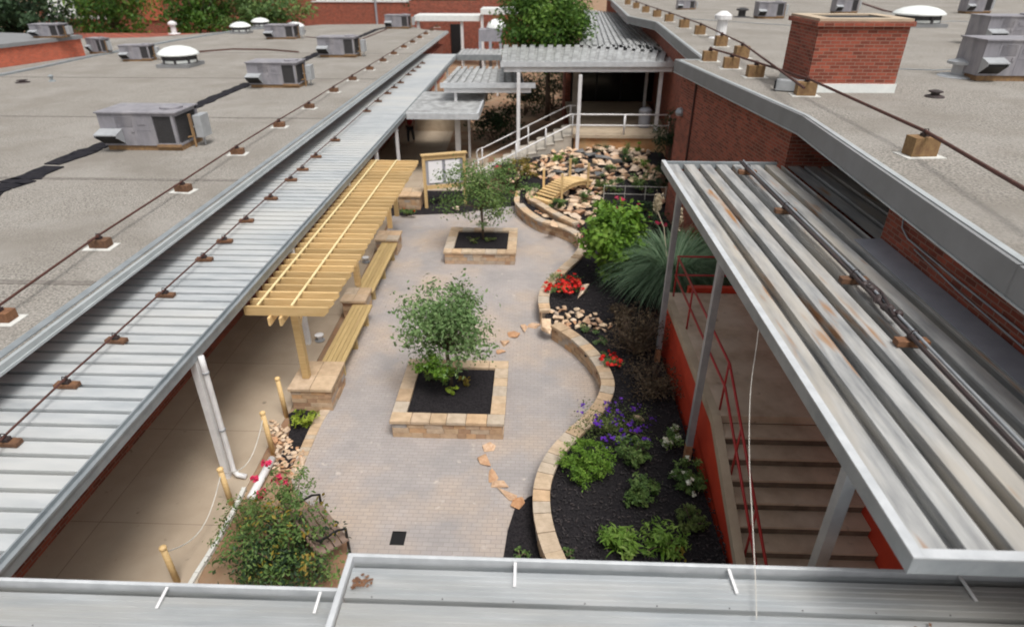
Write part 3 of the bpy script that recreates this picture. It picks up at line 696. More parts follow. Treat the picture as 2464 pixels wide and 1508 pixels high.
for a, b in zip(edge, edge[1:]):
    dd = (b - a).normalized(); nn = Vector((-dd.y, dd.x, 0)) * .045
    mb.beam(a + nn + Vector((0, 0, -.355)), b + nn + Vector((0, 0, -.355)), .05, .022)
mb.build('drip_edge', 'drip', t)
mb = MB()
for a, b in zip(edge[:-1], edge[1:]):
    dd = (b - a).normalized(); nn = Vector((-dd.y, dd.x, 0)) * -.06
    mb.beam(a + nn + Vector((0, 0, .008)), b + nn + Vector((0, 0, .008)), .09, .02)
mb.build('edge_flashing', 'drip', t)
# walls
wA0 = E[2] + Vector((.22, -.05, 0)); f_ = .93; wA1 = E[2].lerp(E[1], f_) + Vector((.12, 0, 0))
mb = MB(); mb.prism([tuple(p) for p in [(wA0.x, wA0.y), (wA1.x, wA1.y), (8.4, wA1.y), (8.4, 9.35), (5.47, 9.35), (5.36, -4), (60, -4), (60, 95), (9.5, 95), (E[4].x + .3, E[4].y), (E[3].x + .2, E[3].y + .1), (wA0.x + 1.2, wA0.y + .1)]], 0, ZR - .125); mb.build('wall', 'brick', t)
dv = (wA0 - wA1).normalized(); nn = Vector((-dv.y, dv.x, 0))
def onwall(px, Yoff=.02):
    best = min((abs((_proj(wA1.lerp(wA0, k / 400))[0]) - px), k) for k in range(401))[1]
    return wA1.lerp(wA0, best / 400) + nn * Yoff
def _proj(p):
    v = _m.transposed() @ (Vector(p) - Vector((0, 0, H))); return (1232 + F * v.x / -v.z, 754 - F * v.y / -v.z)
q = onwall(1684, .035); mb = MB(); mb.tube([(q.x, q.y, .1), (q.x, q.y, ZR - .4)], .03); mb.build('wall_conduit', 'pipe', t)
q = onwall(1656, .05); mb = MB(); mb.lathe([(.12, 0), (.16, .1), (.12, .2), (.02, .25)], (q.x, q.y, 3.95), 12); mb.build('wall_lamp', 'galv', t)
strip([(1620, 44), (1900, 62), (2300, 52), (2464, 60)], [.12] * 4, ZR, 'gutter', 'roof_seam', t, .02)
strip([(2128, 166), (2250, 170), (2345, 166)], [.06] * 3, ZR, 'gutter', 'roof_seam', t, .02)
strip([(2070, 8), (2130, 28), (2170, 34)], [.2] * 3, ZR, 'pipe', 'roof_seam', t, .06)
# chimney
ca = P(1902, 206, ZR); cbb = P(2120, 224, ZR); 
t = thing('brick_chimney', 'broad red brick chimney with pale stone rim on the right roof', 'chimney', ((ca.x + cbb.x) / 2, ca.y + 1, ZR))
cw0, cw1, cy0, cy1 = ca.x - .0, ca.x + (cbb - ca).length, cbb.y, cbb.y + 1.75; hz_ = 1.42
mb = MB(); mb.bb(cw0, cw1, cy0, cy1, ZR + .2, ZR + hz_); mb.build('stack', 'brick', t)
mb = MB(); mb.bb(cw0 - .07, cw1 + .07, cy0 - .07, cy1 + .07, ZR + hz_, ZR + hz_ + .1); mb.build('corbel', 'brick', t)
mb = MB()
for (x0, x1, y0, y1) in ((cw0 - .03, cw1 + .03, cy0 - .03, cy0 + .3), (cw0 - .03, cw1 + .03, cy1 - .3, cy1 + .03), (cw0 - .03, cw0 + .3, cy0 + .302, cy1 - .302), (cw1 - .3, cw1 + .03, cy0 + .302, cy1 - .302)): mb.bb(x0, x1, y0, y1, ZR + hz_ + .102, ZR + hz_ + .16)
mb.build('stone_rim', 'curb', t)
mb = MB(); mb.bb(cw0 + .3, cw1 - .3, cy0 + .3, cy1 - .3, ZR + hz_ + .101, ZR + hz_ + .13); mb.build('flue_opening', 'black', t)
mb = MB(); mb.bb(cw0 - .03, cw1 + .03, cy0 - .04, cy1 + .04, ZR + .003, ZR + .2); mb.build('base_flashing', 'dome', t)
# roof machines on the right
GR = 'air conditioners on the right roof'
for lab, x0, x1, y, rz, kz in (
    ('grey air conditioner at the very top just right of the ribbed rear canopy', 1630, 1672, 24, 0, 1.0),
    ('grey air conditioner with open hood behind the chimney at the top edge', 1822, 1885, 46, 0, 1.2),
    ('dark grey air conditioner at the top edge behind and right of the chimney', 2008, 2062, 34, 0, 1.3),
    ('small grey air conditioner at the top edge right of the big dome vent', 2322, 2382, 34, 0, 1.3)):
    o = copy_tree(proto); o['label'] = lab; o['group'] = GR; place_hvac(o, x0, x1, y, ZR, rz, 1, kz)
o = copy_tree(proto); o['label'] = 'large grey air conditioner nearest the right picture edge on the right roof'; o['group'] = GR; place_hvac(o, 2345, 2520, 196, ZR, 0, 1, 1.1)
o = copy_tree(proto); o['label'] = 'grey air conditioner directly behind the nearest one at the right edge'; o['group'] = GR; place_hvac(o, 2362, 2500, 112, ZR, 0, 1, 1.0)
dome('domed_roof_vent', 'broad shallow silver dome vent right of the chimney on the right roof', GD, 2162, 2278, 66, ZR, .75)
smallvent('white capped pipe vent standing behind the row of timber blocks', 1733, 92, ZR, .3, 1.0)
smallvent('low black vent alone on the gravel right of the chimney', 2248, 234, ZR, .13, .16, 'cable')
smallvent('squat pale vent hood left of the large right air conditioner', 2310, 184, ZR, .35, .45, 'hvac_light')
smallvent('small dark cowl vent at the top edge near the hooded unit', 1784, 42, ZR, .3, .5, 'hvac_dark')
RB = [(2210, 374), (1935, 230), (1815, 186), (1757, 165), (1706, 148)]
run(RB, ZR, 'chunky timber pipe block counted from the near right roof edge', 'pipe supports along the right roof edge', (.42, .26, .30), 'block_light', True,
    'dark red pipe crossing the right gravel roof from the blocks to the right edge', rad=.028, ext=[(2620, 545), None])
RB2 = [(1782, 140), (1733, 112), (1683, 84), (1645, 68), (1609, 53), (1580, 42), (1553, 31), (1530, 21), (1510, 12)]
run(RB2, ZR, 'timber block in the far row along the right roof edge', 'pipe supports at the far right roof edge', (.42, .3, .36), 'block_light', True,
    'thin dark pipe receding over timber blocks along the far right roof edge', rad=.028, ext=[(1935, 212), None])
p = P(1912, 222, ZR); t = thing('junction_box', 'pale grey metal box lying beside the pipe left of the chimney foot', 'junction box', p)
mb = MB(); mb.box((p.x - .1, p.y + .1, ZR + .14), (.62, .26, .24), -.35); mb.build('casing', 'hvac_light', t, bevel=.01)
mb = MB(); mb.box((p.x - .41, p.y + .22, ZR + .14), (.04, .2, .18), -.35); mb.build('end_plate', 'black', t)

# ================================================================== RIGHT CANOPY
ZC = 4.43; CX0 = 2.8; CY0 = 3.16; CY1 = 13.5
t = thing('stair_canopy', 'large rust-stained ribbed canopy over the red stair at right', 'canopy', (4.2, 8, 0))
mb = MB(); ribbed(mb, (CX0 + .1, CY0 + .1, ZC), (5.34, CY0 + .1, ZC), (5.34, CY1, ZC), (CX0 + .1, CY1, ZC),   .36, .60, .15); mb.build('deck', 'deck_weathered', t)
mb = MB(); ribbed(mb, (5.48, 9.37, ZC - .03), (8.4, 9.37, ZC - .03), (8.4, wA1.y, ZC - .03), (5.48, wA1.y, ZC - .03), .36, .70, .115); mb.build('rear_deck', 'deck_weathered', t)
mb = MB(); mb.bb(CX0 - .02, CX0 + .045, CY0, CY1 + .1, ZC - .12, ZC + .04); mb.bb(CX0 + .046, 7.2, CY0, CY0 + .07, ZC - .12, ZC + .04); mb.bb(CX0 + .046, 5.25, CY1 + .03, CY1 + .1, ZC - .12, ZC + .04); mb.build('gutter', 'gutter', t)
mb = MB(); mb.bb(CX0 - .025, CX0 + .06, CY0 - .005, CY1 + .105, ZC + .042, ZC + .058); mb.bb(CX0 + .061, 7.2, CY0 - .005, CY0 + .08, ZC + .042, ZC + .058); mb.build('rim', 'rim', t)
mb = MB(); mb.hexa([(5.02, CY0 + .2, ZC + .005), (5.365, CY0 + .2, ZC + .02), (5.46, 9.3, ZC + .02), (5.04, 9.3, ZC + .005), (5.02, CY0 + .2, ZC + .015), (5.365, CY0 + .2, ZC + .03), (5.46, 9.3, ZC + .03), (5.04, 9.3, ZC + .015)])
mb.build('flashing_board', 'can', t)
for (x, y, yb, zb) in ((1575, 868, 0, .34), (1645, 1104, 0, .34)):
    p = P(x, y, zb); mb = MB(); mb.box((2.87, p.y, (zb + .35 + ZC - .16) / 2), (.11, .11, ZC - .16 - zb - .35)); po = mb.build('post', 'galv', t)
    mb = MB(); mb.box((2.87, p.y, zb + .17), (.112, .112, .36)); mb.build('rusty_foot', 'rustbase', po)
mb = MB(); mb.box((2.9, 4.32, (ZC - .16 + .3) / 2), (.115, .115, ZC - .16 - .3)); mb.build('post', 'galv', t)
# pipes on right canopy
cp = [(1797, 420), (1888, 514), (2052, 682), (2190, 832)]
pr_ = support('brown timber block strapped under the cables on the right canopy', 'cable supports on the right canopy', (.36, .12, .09), 'block', False)
cpts = []
for i, (x, y) in enumerate(cp):
    o = pr_ if i == 0 else copy_tree(pr_); o['label'] = ('farthest', 'second farthest', 'second nearest', 'nearest')[i] + ' timber block under the cables on the right canopy'; p = P(x, y, ZC); o.location = p; cpts.append(p + Vector((0, 0, .13)))
d_ = (cpts[-1] - cpts[-2]).normalized(); cpts = [cpts[0] - d_ * .5] + cpts + [cpts[-1] + d_ * 3.2]
t = thing('cable_bundle', 'bundle of black cables and pipe lashed along the right canopy', 'cables', cpts[0])
mb = MB(); mb.tube([p + Vector((.03, 0, .02)) for p in cpts], .018); mb.build('pipe', 'galv', t)
mb = MB(); mb.tube([p + Vector((-.03, 0, .0)) for p in cpts], .026)
rs = resample([p + Vector((-.0, 0, -.02)) for p in cpts], .9); mb.tube(resample([p + Vector((rng.uniform(-.04, .07), 0, rng.uniform(-.02, .02))) for p in rs], .1), .013); mb.build('cable', 'cable', t)
mb = MB()
for f in (.2, .27, .31, .42, .46, .58, .62, .7):
    q_ = cpts[3].lerp(cpts[4], f) + Vector((rng.uniform(-.04, .05), 0, rng.uniform(.0, .03))); mb.lathe([(.02, -.05), (rng.uniform(.045, .07), -.02), (rng.uniform(.04, .06), .02), (.02, .045)], q_, 8)
mb.tube([cpts[3].lerp(cpts[4], .15) + Vector((.05, 0, .03)), cpts[3].lerp(cpts[4], .3) + Vector((.12, 0, .0)), cpts[3].lerp(cpts[4], .5) + Vector((.02, 0, .06)), cpts[3].lerp(cpts[4], .75) + Vector((-.04, 0, .03))], .02)
mb.build('lashing', 'cable', t)
# grey conduits on brick wall of right building
t = thing('wall_conduit', 'pair of grey conduits running along the brick under the right eave', 'conduit', (5.85, 8, 4.8))
def PXw(x, y, X):
    v = _m @ Vector(((x - 1232) / F, -(y - 754) / F, -1)); k = X / v.x; return Vector((X, v.y * k, H + v.z * k))
for k, pix in enumerate((((2172, 505), (2166, 548), (2180, 575), (2300, 675), (2464, 805), (2600, 912)), ((2195, 600), (2300, 700), (2464, 840), (2600, 955)))):
    pp_ = [PXw(x, y, 5.40 if k == 0 or y > 0 else 5.4) for x, y in pix]
    for q_ in pp_: q_.x = min(5.36 + (q_.y + 4) / 13.35 * .11 - .03, 5.43)
    mb = MB(); mb.tube(pp_, .013 - .002 * k, n=8); mb.build('conduit', 'galv', t, smooth=True)

# ================================================================== RED STAIR
ZS = 1.6; SXL, SXR = 3.11, 5.18; g_, r_ = .317, .165; YL = P(1728, 999, ZS).y; YB_ = P(1700, 705, ZS).y
t = thing('red_staircase', 'concrete stair with red painted side walls and red pipe rail', 'staircase', (4, 8, 0))
mb = MB(); mb.bb(SXL, SXR, YL, YB_, ZS - .16, ZS); mb.build('landing', 'stair', t, bevel=.01)
ns = 9
for k in range(1, ns + 1):
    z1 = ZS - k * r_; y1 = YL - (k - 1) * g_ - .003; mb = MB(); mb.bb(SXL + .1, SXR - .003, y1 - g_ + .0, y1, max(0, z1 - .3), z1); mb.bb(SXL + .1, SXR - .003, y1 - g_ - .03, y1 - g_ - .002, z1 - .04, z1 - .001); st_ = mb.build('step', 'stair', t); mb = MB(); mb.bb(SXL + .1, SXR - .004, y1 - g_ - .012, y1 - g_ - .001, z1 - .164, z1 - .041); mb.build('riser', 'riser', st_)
# sloping stringer curb + red side wall
def sidewall(x0, x1, zoff, m_, name, ztop=None, yend=YL - ns * g_):
    pr = [(YB_, ZS + zoff), (YL, ZS + zoff), (yend, max(.05, ZS - ns * r_) + zoff)]
    mb = MB(); 
    vs = []
    for x in (x0, x1):
        vs += [(x, pr[0][0], 0), (x, pr[2][0], 0), (x, pr[2][0], pr[2][1]), (x, pr[1][0], pr[1][1]), (x, pr[0][0], pr[0][1])]
    mb.add(vs, [(0, 1, 2, 3, 4), (9, 8, 7, 6, 5), (0, 5, 6, 1), (1, 6, 7, 2), (2, 7, 8, 3), (3, 8, 9, 4), (4, 9, 5, 0)]); return mb.build(name, m_, t)
sidewall(SXL - .03, SXL + .0, -.17, 'redpaint', 'side_wall')
mb = MB(); yy = YL - ns * g_; zz = .05
vs = [(SXL - .05, YB_, ZS - .168), (SXL - .05, YL, ZS - .168), (SXL - .05, yy, zz - .02), (SXL - .05, yy, zz + .13), (SXL - .05, YL, ZS + .012), (SXL - .05, YB_, ZS + .012)]
vs += [(x + .145, y, z) for x, y, z in vs]
mb.add(vs, [(0, 1, 2, 3, 4, 5)[::-1], (6, 7, 8, 9, 10, 11), (0, 6, 7, 1)[::-1], (1, 7, 8, 2)[::-1], (2, 8, 9, 3)[::-1], (3, 9, 10, 4)[::-1], (4, 10, 11, 5)[::-1], (5, 11, 6, 0)[::-1]]); mb.build('curb', 'curb', t)
sidewall(SXR, SXR + .15, .95, 'redpaint', 'far_side_wall')
mb = MB(); mb.bb(SXL + .5, SXR + .15, YB_ + .01, YB_ + .15, 0, ZS + .12); mb.build('back_wall', 'redpaint', t)
# rail
rh = .95; xr = SXL + .12; rt = 'redrail'
railp = [(xr, YB_ - .1, ZS), (xr, YL + .12, ZS), (xr, yy, .05)]
for zo, nm in ((rh, 'top_rail'), (rh * .52, 'mid_rail')):
    mb = MB(); mb.tube([(x, y, z + zo) for x, y, z in railp], .023, n=8); mb.tube([(xr, YB_ - .1, ZS + zo), (SXR, YB_ - .1, ZS + zo)], .023, n=8); mb.build(nm, rt, t, smooth=True)
for f, seg in ((.02, 0), (.36, 0), (.7, 0), (.99, 0), (.33, 1), (.7, 1), (.98, 1)):
    a, b = Vector(railp[seg]), Vector(railp[seg + 1]); p = a.lerp(b, f); mb = MB(); mb.tube([p, p + Vector((0, 0, rh))], .02, n=8); mb.build('rail_post', rt, t, smooth=True)
# white hanging cord
t_ = thing('hanging_cord', 'thin white cord hanging down past the red stair to the near canopy', 'cord', P(1800, 960, 2))
pts = [P(1828, 752, 4.38), P(1822, 820, 4.1), P(1806, 940, 3.9), P(1803, 1100, 3.8), P(1811, 1260, 3.7), P(1818, 1400, 3.53), P(1822, 1540, 3.53)]
mb = MB(); mb.tube(resample(pts, .2), .0045, n=6); mb.build('strand', 'rope', t_)

# ================================================================== FOREGROUND CANOPIES
Z1 = 3.5; Y1f = P(1400, 1348, Z1).y; X1f = P(838, 1336, Z1).x
t = thing('foreground_canopy', 'bright ribbed metal canopy along the bottom edge, upper right section', 'canopy', (2, 2.6, 0))
mb = MB(); ribbed(mb, (X1f + .06, .6, Z1 - .05), (X1f + .06, Y1f - .06, Z1 - .05), (9, Y1f - .06, Z1 - .05), (9, .6, Z1 - .05), .36, .86, .12, grooves=5); mb.build('deck', 'deck_fore', t)
mb = MB(); mb.bb(X1f, 9, Y1f - .035, Y1f, Z1 - .2, Z1 + .012); mb.bb(X1f, X1f + .05, .6, Y1f - .037, Z1 - .2, Z1 + .012); mb.build('rim', 'rim', t, bevel=.004)
for px in (1240, 1750, 2290):
    a = P(px, 1352, Z1 + .01); mb = MB(); mb.beam((a.x, Y1f - .037, Z1 - .008), (a.x + (.015 if px > 1300 else 0), Y1f - .27, Z1 - .03), .025, .012); mb.build('bracket', 'white', t)
Z0 = 3.12; Y0f = P(400, 1402, Z0).y; X0f = X1f - .03
t = thing('foreground_canopy', 'lower left section of the ribbed metal canopy at the bottom edge', 'canopy', (-4, 2.8, 0))
mb = MB(); ribbed(mb, (-9, .6, Z0 - .05), (-9, Y0f - .06, Z0 - .05), (X0f, Y0f - .06, Z0 - .05), (X0f, .6, Z0 - .05), .40, .87, .12, grooves=5); mb.build('deck', 'deck_fore', t)
mb = MB(); mb.bb(-9, X0f, Y0f - .035, Y0f, Z0 - .2, Z0 + .012); mb.build('rim', 'rim', t, bevel=.004)
for px in (402, 775):
    a = P(px, 1408, Z0 + .01); mb = MB(); mb.beam((a.x, Y0f - .037, Z0 - .008), (a.x, Y0f - .24, Z0 - .03), .025, .012); mb.build('bracket', 'white', t)
# rusty debris on fore canopy
def screws(parent, x0, x1, z, pitch, yb):
    mb = MB(); nrow = round((yb - .06 - .6) / pitch); pt = (yb - .06 - .6) / nrow
    x = x0
    while x < x1:
        for k in range(nrow): mb.lathe([(.007, 0), (.007, .004), (.003, .006)], (x, .6 + pt * (k + .04), z), 6)
        x += .61
    mb.build('screws', 'hvac_dark', parent)
scr = [o for o in C.objects if o.name.startswith('foreground_canopy')]
screws(scr[0], X1f + .3, 6, Z1 - .05, .36, Y1f); screws(scr[1], -5, X0f - .1, Z0 - .05, .40, Y0f)
t = thing('leaf_litter', 'brown leaf litter lying in the shaded right corner of the near canopy', 'litter', (4.2, 3, Z1))
mb = MB()
for k in range(260): mb.box((rng.gauss(4.3, .5), rng.gauss(3.03, .12), Z1 - .03 + rng.random() * .02), (.03, .02, .004), rng.random() * 6)
for k in range(40): mb.box((X1f + .1 + abs(rng.gauss(0, .07)), rng.gauss(3.58, .03), Z1 - .03 + rng.random() * .02), (.03, .02, .004), rng.random() * 6)
mb.build('dry_leaves', 'block', t)

# ================================================================== PERGOLA
PX0, PX1 = -5.52, P(790, 742, 2.5).x; PY0, PY1 = P(700, 738, 2.5).y, P(930, 386, 2.5).y
PXC = P(735, 905, .62).x
t = thing('pergola', 'new yellow timber pergola beside the left canopy over the benches', 'pergola', (PXC, 15, 0))
nraf = 34
for k in range(nraf):
    y = PY0 + (PY1 - PY0) * k / (nraf - 1); e = rng.uniform(-.02, .02)
    mb = MB(); x1 = PX1 + e
    mb.add([(PX0, y - .022, 2.31), (x1 - .10, y - .022, 2.31), (x1, y - .022, 2.41), (x1, y - .022, 2.5), (PX0, y - .022, 2.5), (PX0, y + .022, 2.31), (x1 - .10, y + .022, 2.31), (x1, y + .022, 2.41), (x1, y + .022, 2.5), (PX0, y + .022, 2.5)],
           [(0, 1, 2, 3, 4), (9, 8, 7, 6, 5), (0, 5, 6, 1), (1, 6, 7, 2), (2, 7, 8, 3), (3, 8, 9, 4), (4, 9, 5, 0)]); mb.build('rafter', 'wood', t)
for px, in ((627,), (709,)):
    a = P(px, 724, 2.52); mb = MB(); mb.beam((a.x, PY0 + .02, 2.513), (a.x, PY1, 2.513), .045, .022); mb.build('lath', 'lath', t)
for dx in (-.28, -.06):
    mb = MB(); mb.bb(PXC + dx - .022, PXC + dx + .022, PY0 - .12, PY1 + .2, 2.14, 2.308); mb.build('beam', 'wood', t)
ppost = [min(PY1 - .15, q__) for q__ in [P(735, 905, .62).y, P(853, 690, .55).y, P(931, 552, .55).y, P(975, 460, .55).y]]
for y in ppost:
    mb = MB(); mb.box((PXC + .03, y, (2.2 + .6) / 2), (.14, .14, 1.58)); mb.build('post', 'wood', t)
    mb = MB(); mb.beam((PXC + .03, y + .1, 1.75), (PXC + .03, y + .5, 2.2), .05, .08); mb.build('brace', 'wood', t)
# pillars & benches
pill = [('nearest stone pillar carrying the front pergola post', 692, 800, 932, .60, .95), ('second stone pillar under the pergola, between the two benches', 818, 880, 722, .58, .7), ('third stone pillar at the far end of the rear bench', 900, 958, 575, .58, .7), ('farthest stone pillar beside the notice board', 955, 1012, 470, .62, .9)]
def stonebox(t, x0, x1, y0, y1, z0, z1, cap=.05, course=.11, hollow=0, caph=.07):
    wb = MB(); nc = max(1, round((z1 - z0) / course)); ch = (z1 - z0) / nc
    faces = [((x0, y0), (x1, y0)), ((x1, y0), (x1, y1)), ((x1, y1), (x0, y1)), ((x0, y1), (x0, y0))]
    for a, b in faces:
        a = Vector((*a, 0)); b = Vector((*b, 0)); L = (b - a).length; dd = (b - a) / L; nn = Vector((dd.y, -dd.x, 0))
        for c in range(nc):
            s = 0
            while s < L - .01:
                e = min(L, s + rng.uniform(.16, .38)); 
                if L - e < .1: e = L
                o = rng.uniform(.0, .014); A = a + dd * (s + .004); B = a + dd * (e - .004)
                za = z0 + c * ch + .004; zb_ = z0 + (c + 1) * ch - .004
                wb.hexa([tuple(v) for v in (A + nn * o + Vector((0, 0, za)), B + nn * o + Vector((0, 0, za)), B - nn * .06 + Vector((0, 0, za)), A - nn * .06 + Vector((0, 0, za)), A + nn * o + Vector((0, 0, zb_)), B + nn * o + Vector((0, 0, zb_)), B - nn * .06 + Vector((0, 0, zb_)), A - nn * .06 + Vector((0, 0, zb_)))])
                s = e
    wb.build('wall_stones', 'stone', t)
    cb = MB()
    if hollow:
        for (a0, a1, b0, b1) in ((x0 + .02, x1 - .02, y0 + .02, y0 + hollow), (x0 + .02, x1 - .02, y1 - hollow, y1 - .02), (x0 + .02, x0 + hollow, y0 + hollow, y1 - hollow), (x1 - hollow, x1 - .02, y0 + hollow, y1 - hollow)): cb.bb(a0, a1, b0, b1, z0, z1 - .008)
    else: cb.bb(x0 + .02, x1 - .02, y0 + .02, y1 - .02, z0, z1 - .008)
    cb.build('core', 'mortar', t)
    kb = MB()
    X0, X1_, Y0, Y1_ = x0 - cap, x1 + cap, y0 - cap, y1 + cap
    if hollow:
        hw = hollow + cap
        def row(ax, fix0, fix1, s0, s1):
            s = s0
            while s < s1 - .01:
                e = min(s1, s + rng.uniform(.25, .42)); 
                if s1 - e < .15: e = s1
                h_ = z1 + caph + rng.uniform(-.006, .006)
                if ax == 'x': kb.bb(s + .004, e - .004, fix0, fix1, z1, h_)
                else: kb.bb(fix0, fix1, s + .004, e - .004, z1, h_)
                s = e
        row('x', Y0, Y0 + hw, X0, X1_); row('x', Y1_ - hw, Y1_, X0, X1_); row('y', X0, X0 + hw, Y0 + hw + .004, Y1_ - hw - .004); row('y', X1_ - hw, X1_, Y0 + hw + .004, Y1_ - hw - .004)
    else:
        nx = 2
        for i in range(nx):
            for j in range(2): kb.bb(X0 + (X1_ - X0) * i / nx + .004, X0 + (X1_ - X0) * (i + 1) / nx - .004, Y0 + (Y1_ - Y0) * j / 2 + .004, Y0 + (Y1_ - Y0) * (j + 1) / 2 - .004, z1, z1 + caph)
    kb.build('cap', 'cap', t, bevel=.008)
pc = []
for lab, x0, x1, y, z, dep in pill:
    a = P(x0, y, z); b = P(x1, y, z); t = thing('stone_pillar', lab, 'pillar', ((a.x + b.x) / 2, a.y + .3, 0), 'stone pillars under the pergola')
    stonebox(t, a.x + .05, b.x - .05, a.y, a.y + dep, .02, z - .07); pc.append((a.x + .05, b.x - .05, a.y, a.y + dep))
for lab, i in (('front timber bench with slatted yellow seat between the stone pillars', 0), ('rear timber bench with slatted yellow seat under the pergola', 1)):
    x0 = pc[i + 1][0] + .08; x1 = x0 + .5; y0 = pc[i][3] + .0; y1 = pc[i + 1][2] - .0
    xa = P((795, 880)[i], (880, 690)[i], .47).x
    x0 = xa - .25; x1 = xa + .27
    t = thing('timber_bench', lab, 'bench', ((x0 + x1) / 2, (y0 + y1) / 2, 0), 'pergola benches')
    for k in range(5):
        w_ = (x1 - x0) / 5; mb = MB(); mb.bb(x0 + k * w_ + .004, x0 + (k + 1) * w_ - .004, y0 + .01, y1 - .01, .43, .47); mb.build('seat_board', 'wood_plank', t)
    mb = MB(); mb.bb(x0 + .03, x1 - .03, y0 + .06, y1 - .06, .36, .428); mb.build('seat_frame', 'wood_plank', t)
    for f in (.12, .5, .88):
        mb = MB(); yy_ = y0 + (y1 - y0) * f; mb.bb(x0 + .06, x1 - .06, yy_ - .04, yy_ + .04, .03, .358); mb.build('leg', 'wood_plank', t)
for lab, x, y in (('small white ground lamp behind the front bench', 770, 818), ('small white ground lamp behind the rear bench', 881, 630)):
    p = P(x, y, .04); t = thing('ground_lamp', lab, 'lamp', p, 'white lamps behind the benches')
    mb = MB(); mb.lathe([(.05, .0), (.05, .1), (.1, .12), (.11, .16), (.02, .19)], p, 14); mb.build('lamp_head', 'white', t); mb = MB(); mb.lathe([(.12, 0), (.12, .02), (.06, .03)], p, 14); mb.build('lamp_base', 'galv', t)

# ================================================================== SQUARE PLANTERS WITH TREES
def planter(label, x0, x1, yf, yb, z=.46):
    a = P(x0, yf, z); b = P(x1, yf, z); Yb = P(x0, yb, z).y
    t = thing('square_planter', label, 'planter', ((a.x + b.x) / 2, (a.y + Yb) / 2, 0), 'square stone planters')
    X0, X1_, Y0, Y1_ = a.x + .04, b.x - .04, a.y + .04, Yb - .04
    stonebox(t, X0, X1_, Y0, Y1_, .036, z - .07, .04, .13, hollow=.25)
    mb = MB(); mb.bb(X0 + .24, X1_ - .24, Y0 + .24, Y1_ - .24, .1, z - .06)
    mb.build('mulch', 'mulch', t)
    return (X0 + X1_) / 2, (Y0 + Y1_) / 2, z - .06
p2 = planter('near square stone planter filled with black mulch', 936, 1214, 1013, 862)
p1 = planter('far square stone planter filled with black mulch', 1066, 1242, 606, 546)
def yfix(px, py, Y): return PY(px, py, Y)
b2 = P(1088, 925, p2[2]); c2 = yfix(1066, 775, b2.y)
tt = treeobj('young_tree', 'young bushy tree with sage leaves in the near square planter', b2, .75, tuple(c2 + Vector((0, 0, -.02))), (1.0, .9, .92), 7000, .085, 'g_tree', .035, clumps=95, sig=.15, multi=2, stems=14, shell=.6)
c3 = yfix(1045, 880, b2.y - .35); mb = MB(); leaves(mb, c3, 900, .085, .5, rad=(.42, .3, .3), clumps=14); mb.build('low_shoots', 'g_bright', tt)
b1 = P(1163, 575, p1[2]); c1 = yfix(1150, 452, b1.y)
tt = treeobj('young_tree', 'slender young tree with thin crown in the far square planter', b1, .85, tuple(c1), (1.35, 1.05, .88), 5600, .085, 'g_mid', .035, clumps=80, sig=.15, multi=2, stems=14, shell=.6)
mb = MB(); leaves(mb, yfix(1165, 533, b1.y), 220, .07, .5, rad=(.5, .4, .22), clumps=10); mb.build('low_shoots', 'g_tree', tt)
for k, (x, y, s) in enumerate(((1120, 925, .16), (1062, 918, .2), (1085, 945, .13), (1040, 912, .14))):
    shrub('groundcover_plant', ('reddish green tuft right of the near planter trunk', 'round green tuft left of the near planter trunk', 'small lime tuft in front of the near planter trunk', 'small green tuft at the left of the near planter soil')[k], 'plant', P(x, y, p2[2]), s, .16, 160, .06, ('g_autumn', 'g_mid', 'g_lime', 'g_mid')[k], stems=2)
for k, (x, y, s) in enumerate(((1140, 583, .2), (1180, 580, .18))):
    shrub('groundcover_plant', ('low olive tuft left of the far planter trunk', 'low olive tuft right of the far planter trunk')[k], 'plant', P(x, y, p1[2]), s, .14, 140, .06, 'g_olive', stems=2)

# ================================================================== CURVED WALLS, ROCKS
t = thing('retaining_wall', 'curved tan block wall edging the rear half of the planted bed', 'garden wall', W1[5])
stonewall(t, [(p.x, p.y, 0) for p in W1], .21, .036, CAPZ - .07)
t = thing('retaining_wall', 'S-curved tan block wall edging the near half of the planted bed', 'garden wall', W2[5])
stonewall(t, [(p.x, p.y, 0) for p in W2], .21, .036, CAPZ - .07)
# upper terrace wall near the bridge
t = thing('terrace_wall', 'short inner tan stone terrace wall beside the footbridge', 'garden wall', P(1310, 500, .6))
stonewall(t, [tuple(P(x, y, .66).xy) + (0,) for x, y in ((1290, 452), (1272, 470), (1300, 488), (1345, 515), (1390, 535))], .18, .3, .56, caph=.08)
def scatter(n, pix, smin, smax, zf, label, group, m='rock', name='sandstone_rock', flat=1.0, biasy=0, mind=.7):
    pts = []; xs = [p[0] for p in pix]; ys = [p[1] for p in pix]; tries = 0
    while len(pts) < n and tries < n * 60:
        tries += 1
        x = rng.uniform(min(xs), max(xs)); y = rng.uniform(min(ys), max(ys))
        if not inpoly(x, y, pix): continue
        p = zf(x, y); s = rng.uniform(smin, smax)
        if any((p - q_).length < mind * (s + s2) / 2 for q_, s2 in pts): continue
        pts.append((p, s)); rock(name, p, s, label, 'rock', group, m, flat)
scatter(12, [(1262, 468), (1275, 478), (1330, 518), (1362, 536), (1350, 545), (1300, 520), (1262, 490)], .2, .36, lambda x, y: P(x, y, .37), 'tan rock in the trench between the two curved walls', 'rocks in the wall trench')
rockery = [(1240, 400), (1300, 375), (1385, 352), (1480, 350), (1560, 360), (1600, 410), (1610, 470), (1560, 450), (1500, 440), (1440, 455), (1440, 500), (1400, 540), (1350, 530), (1330, 480), (1300, 440), (1240, 430)]
scatter(200, [(1300, 400), (1385, 352), (1480, 350), (1556, 362), (1590, 440), (1500, 440), (1440, 470), (1395, 520), (1350, 515), (1340, 480), (1360, 455), (1300, 430)], .26, .66, PB, 'angular tan sandstone rock piled in the rockery below the back landing', 'rocks of the rockery', mind=.56)
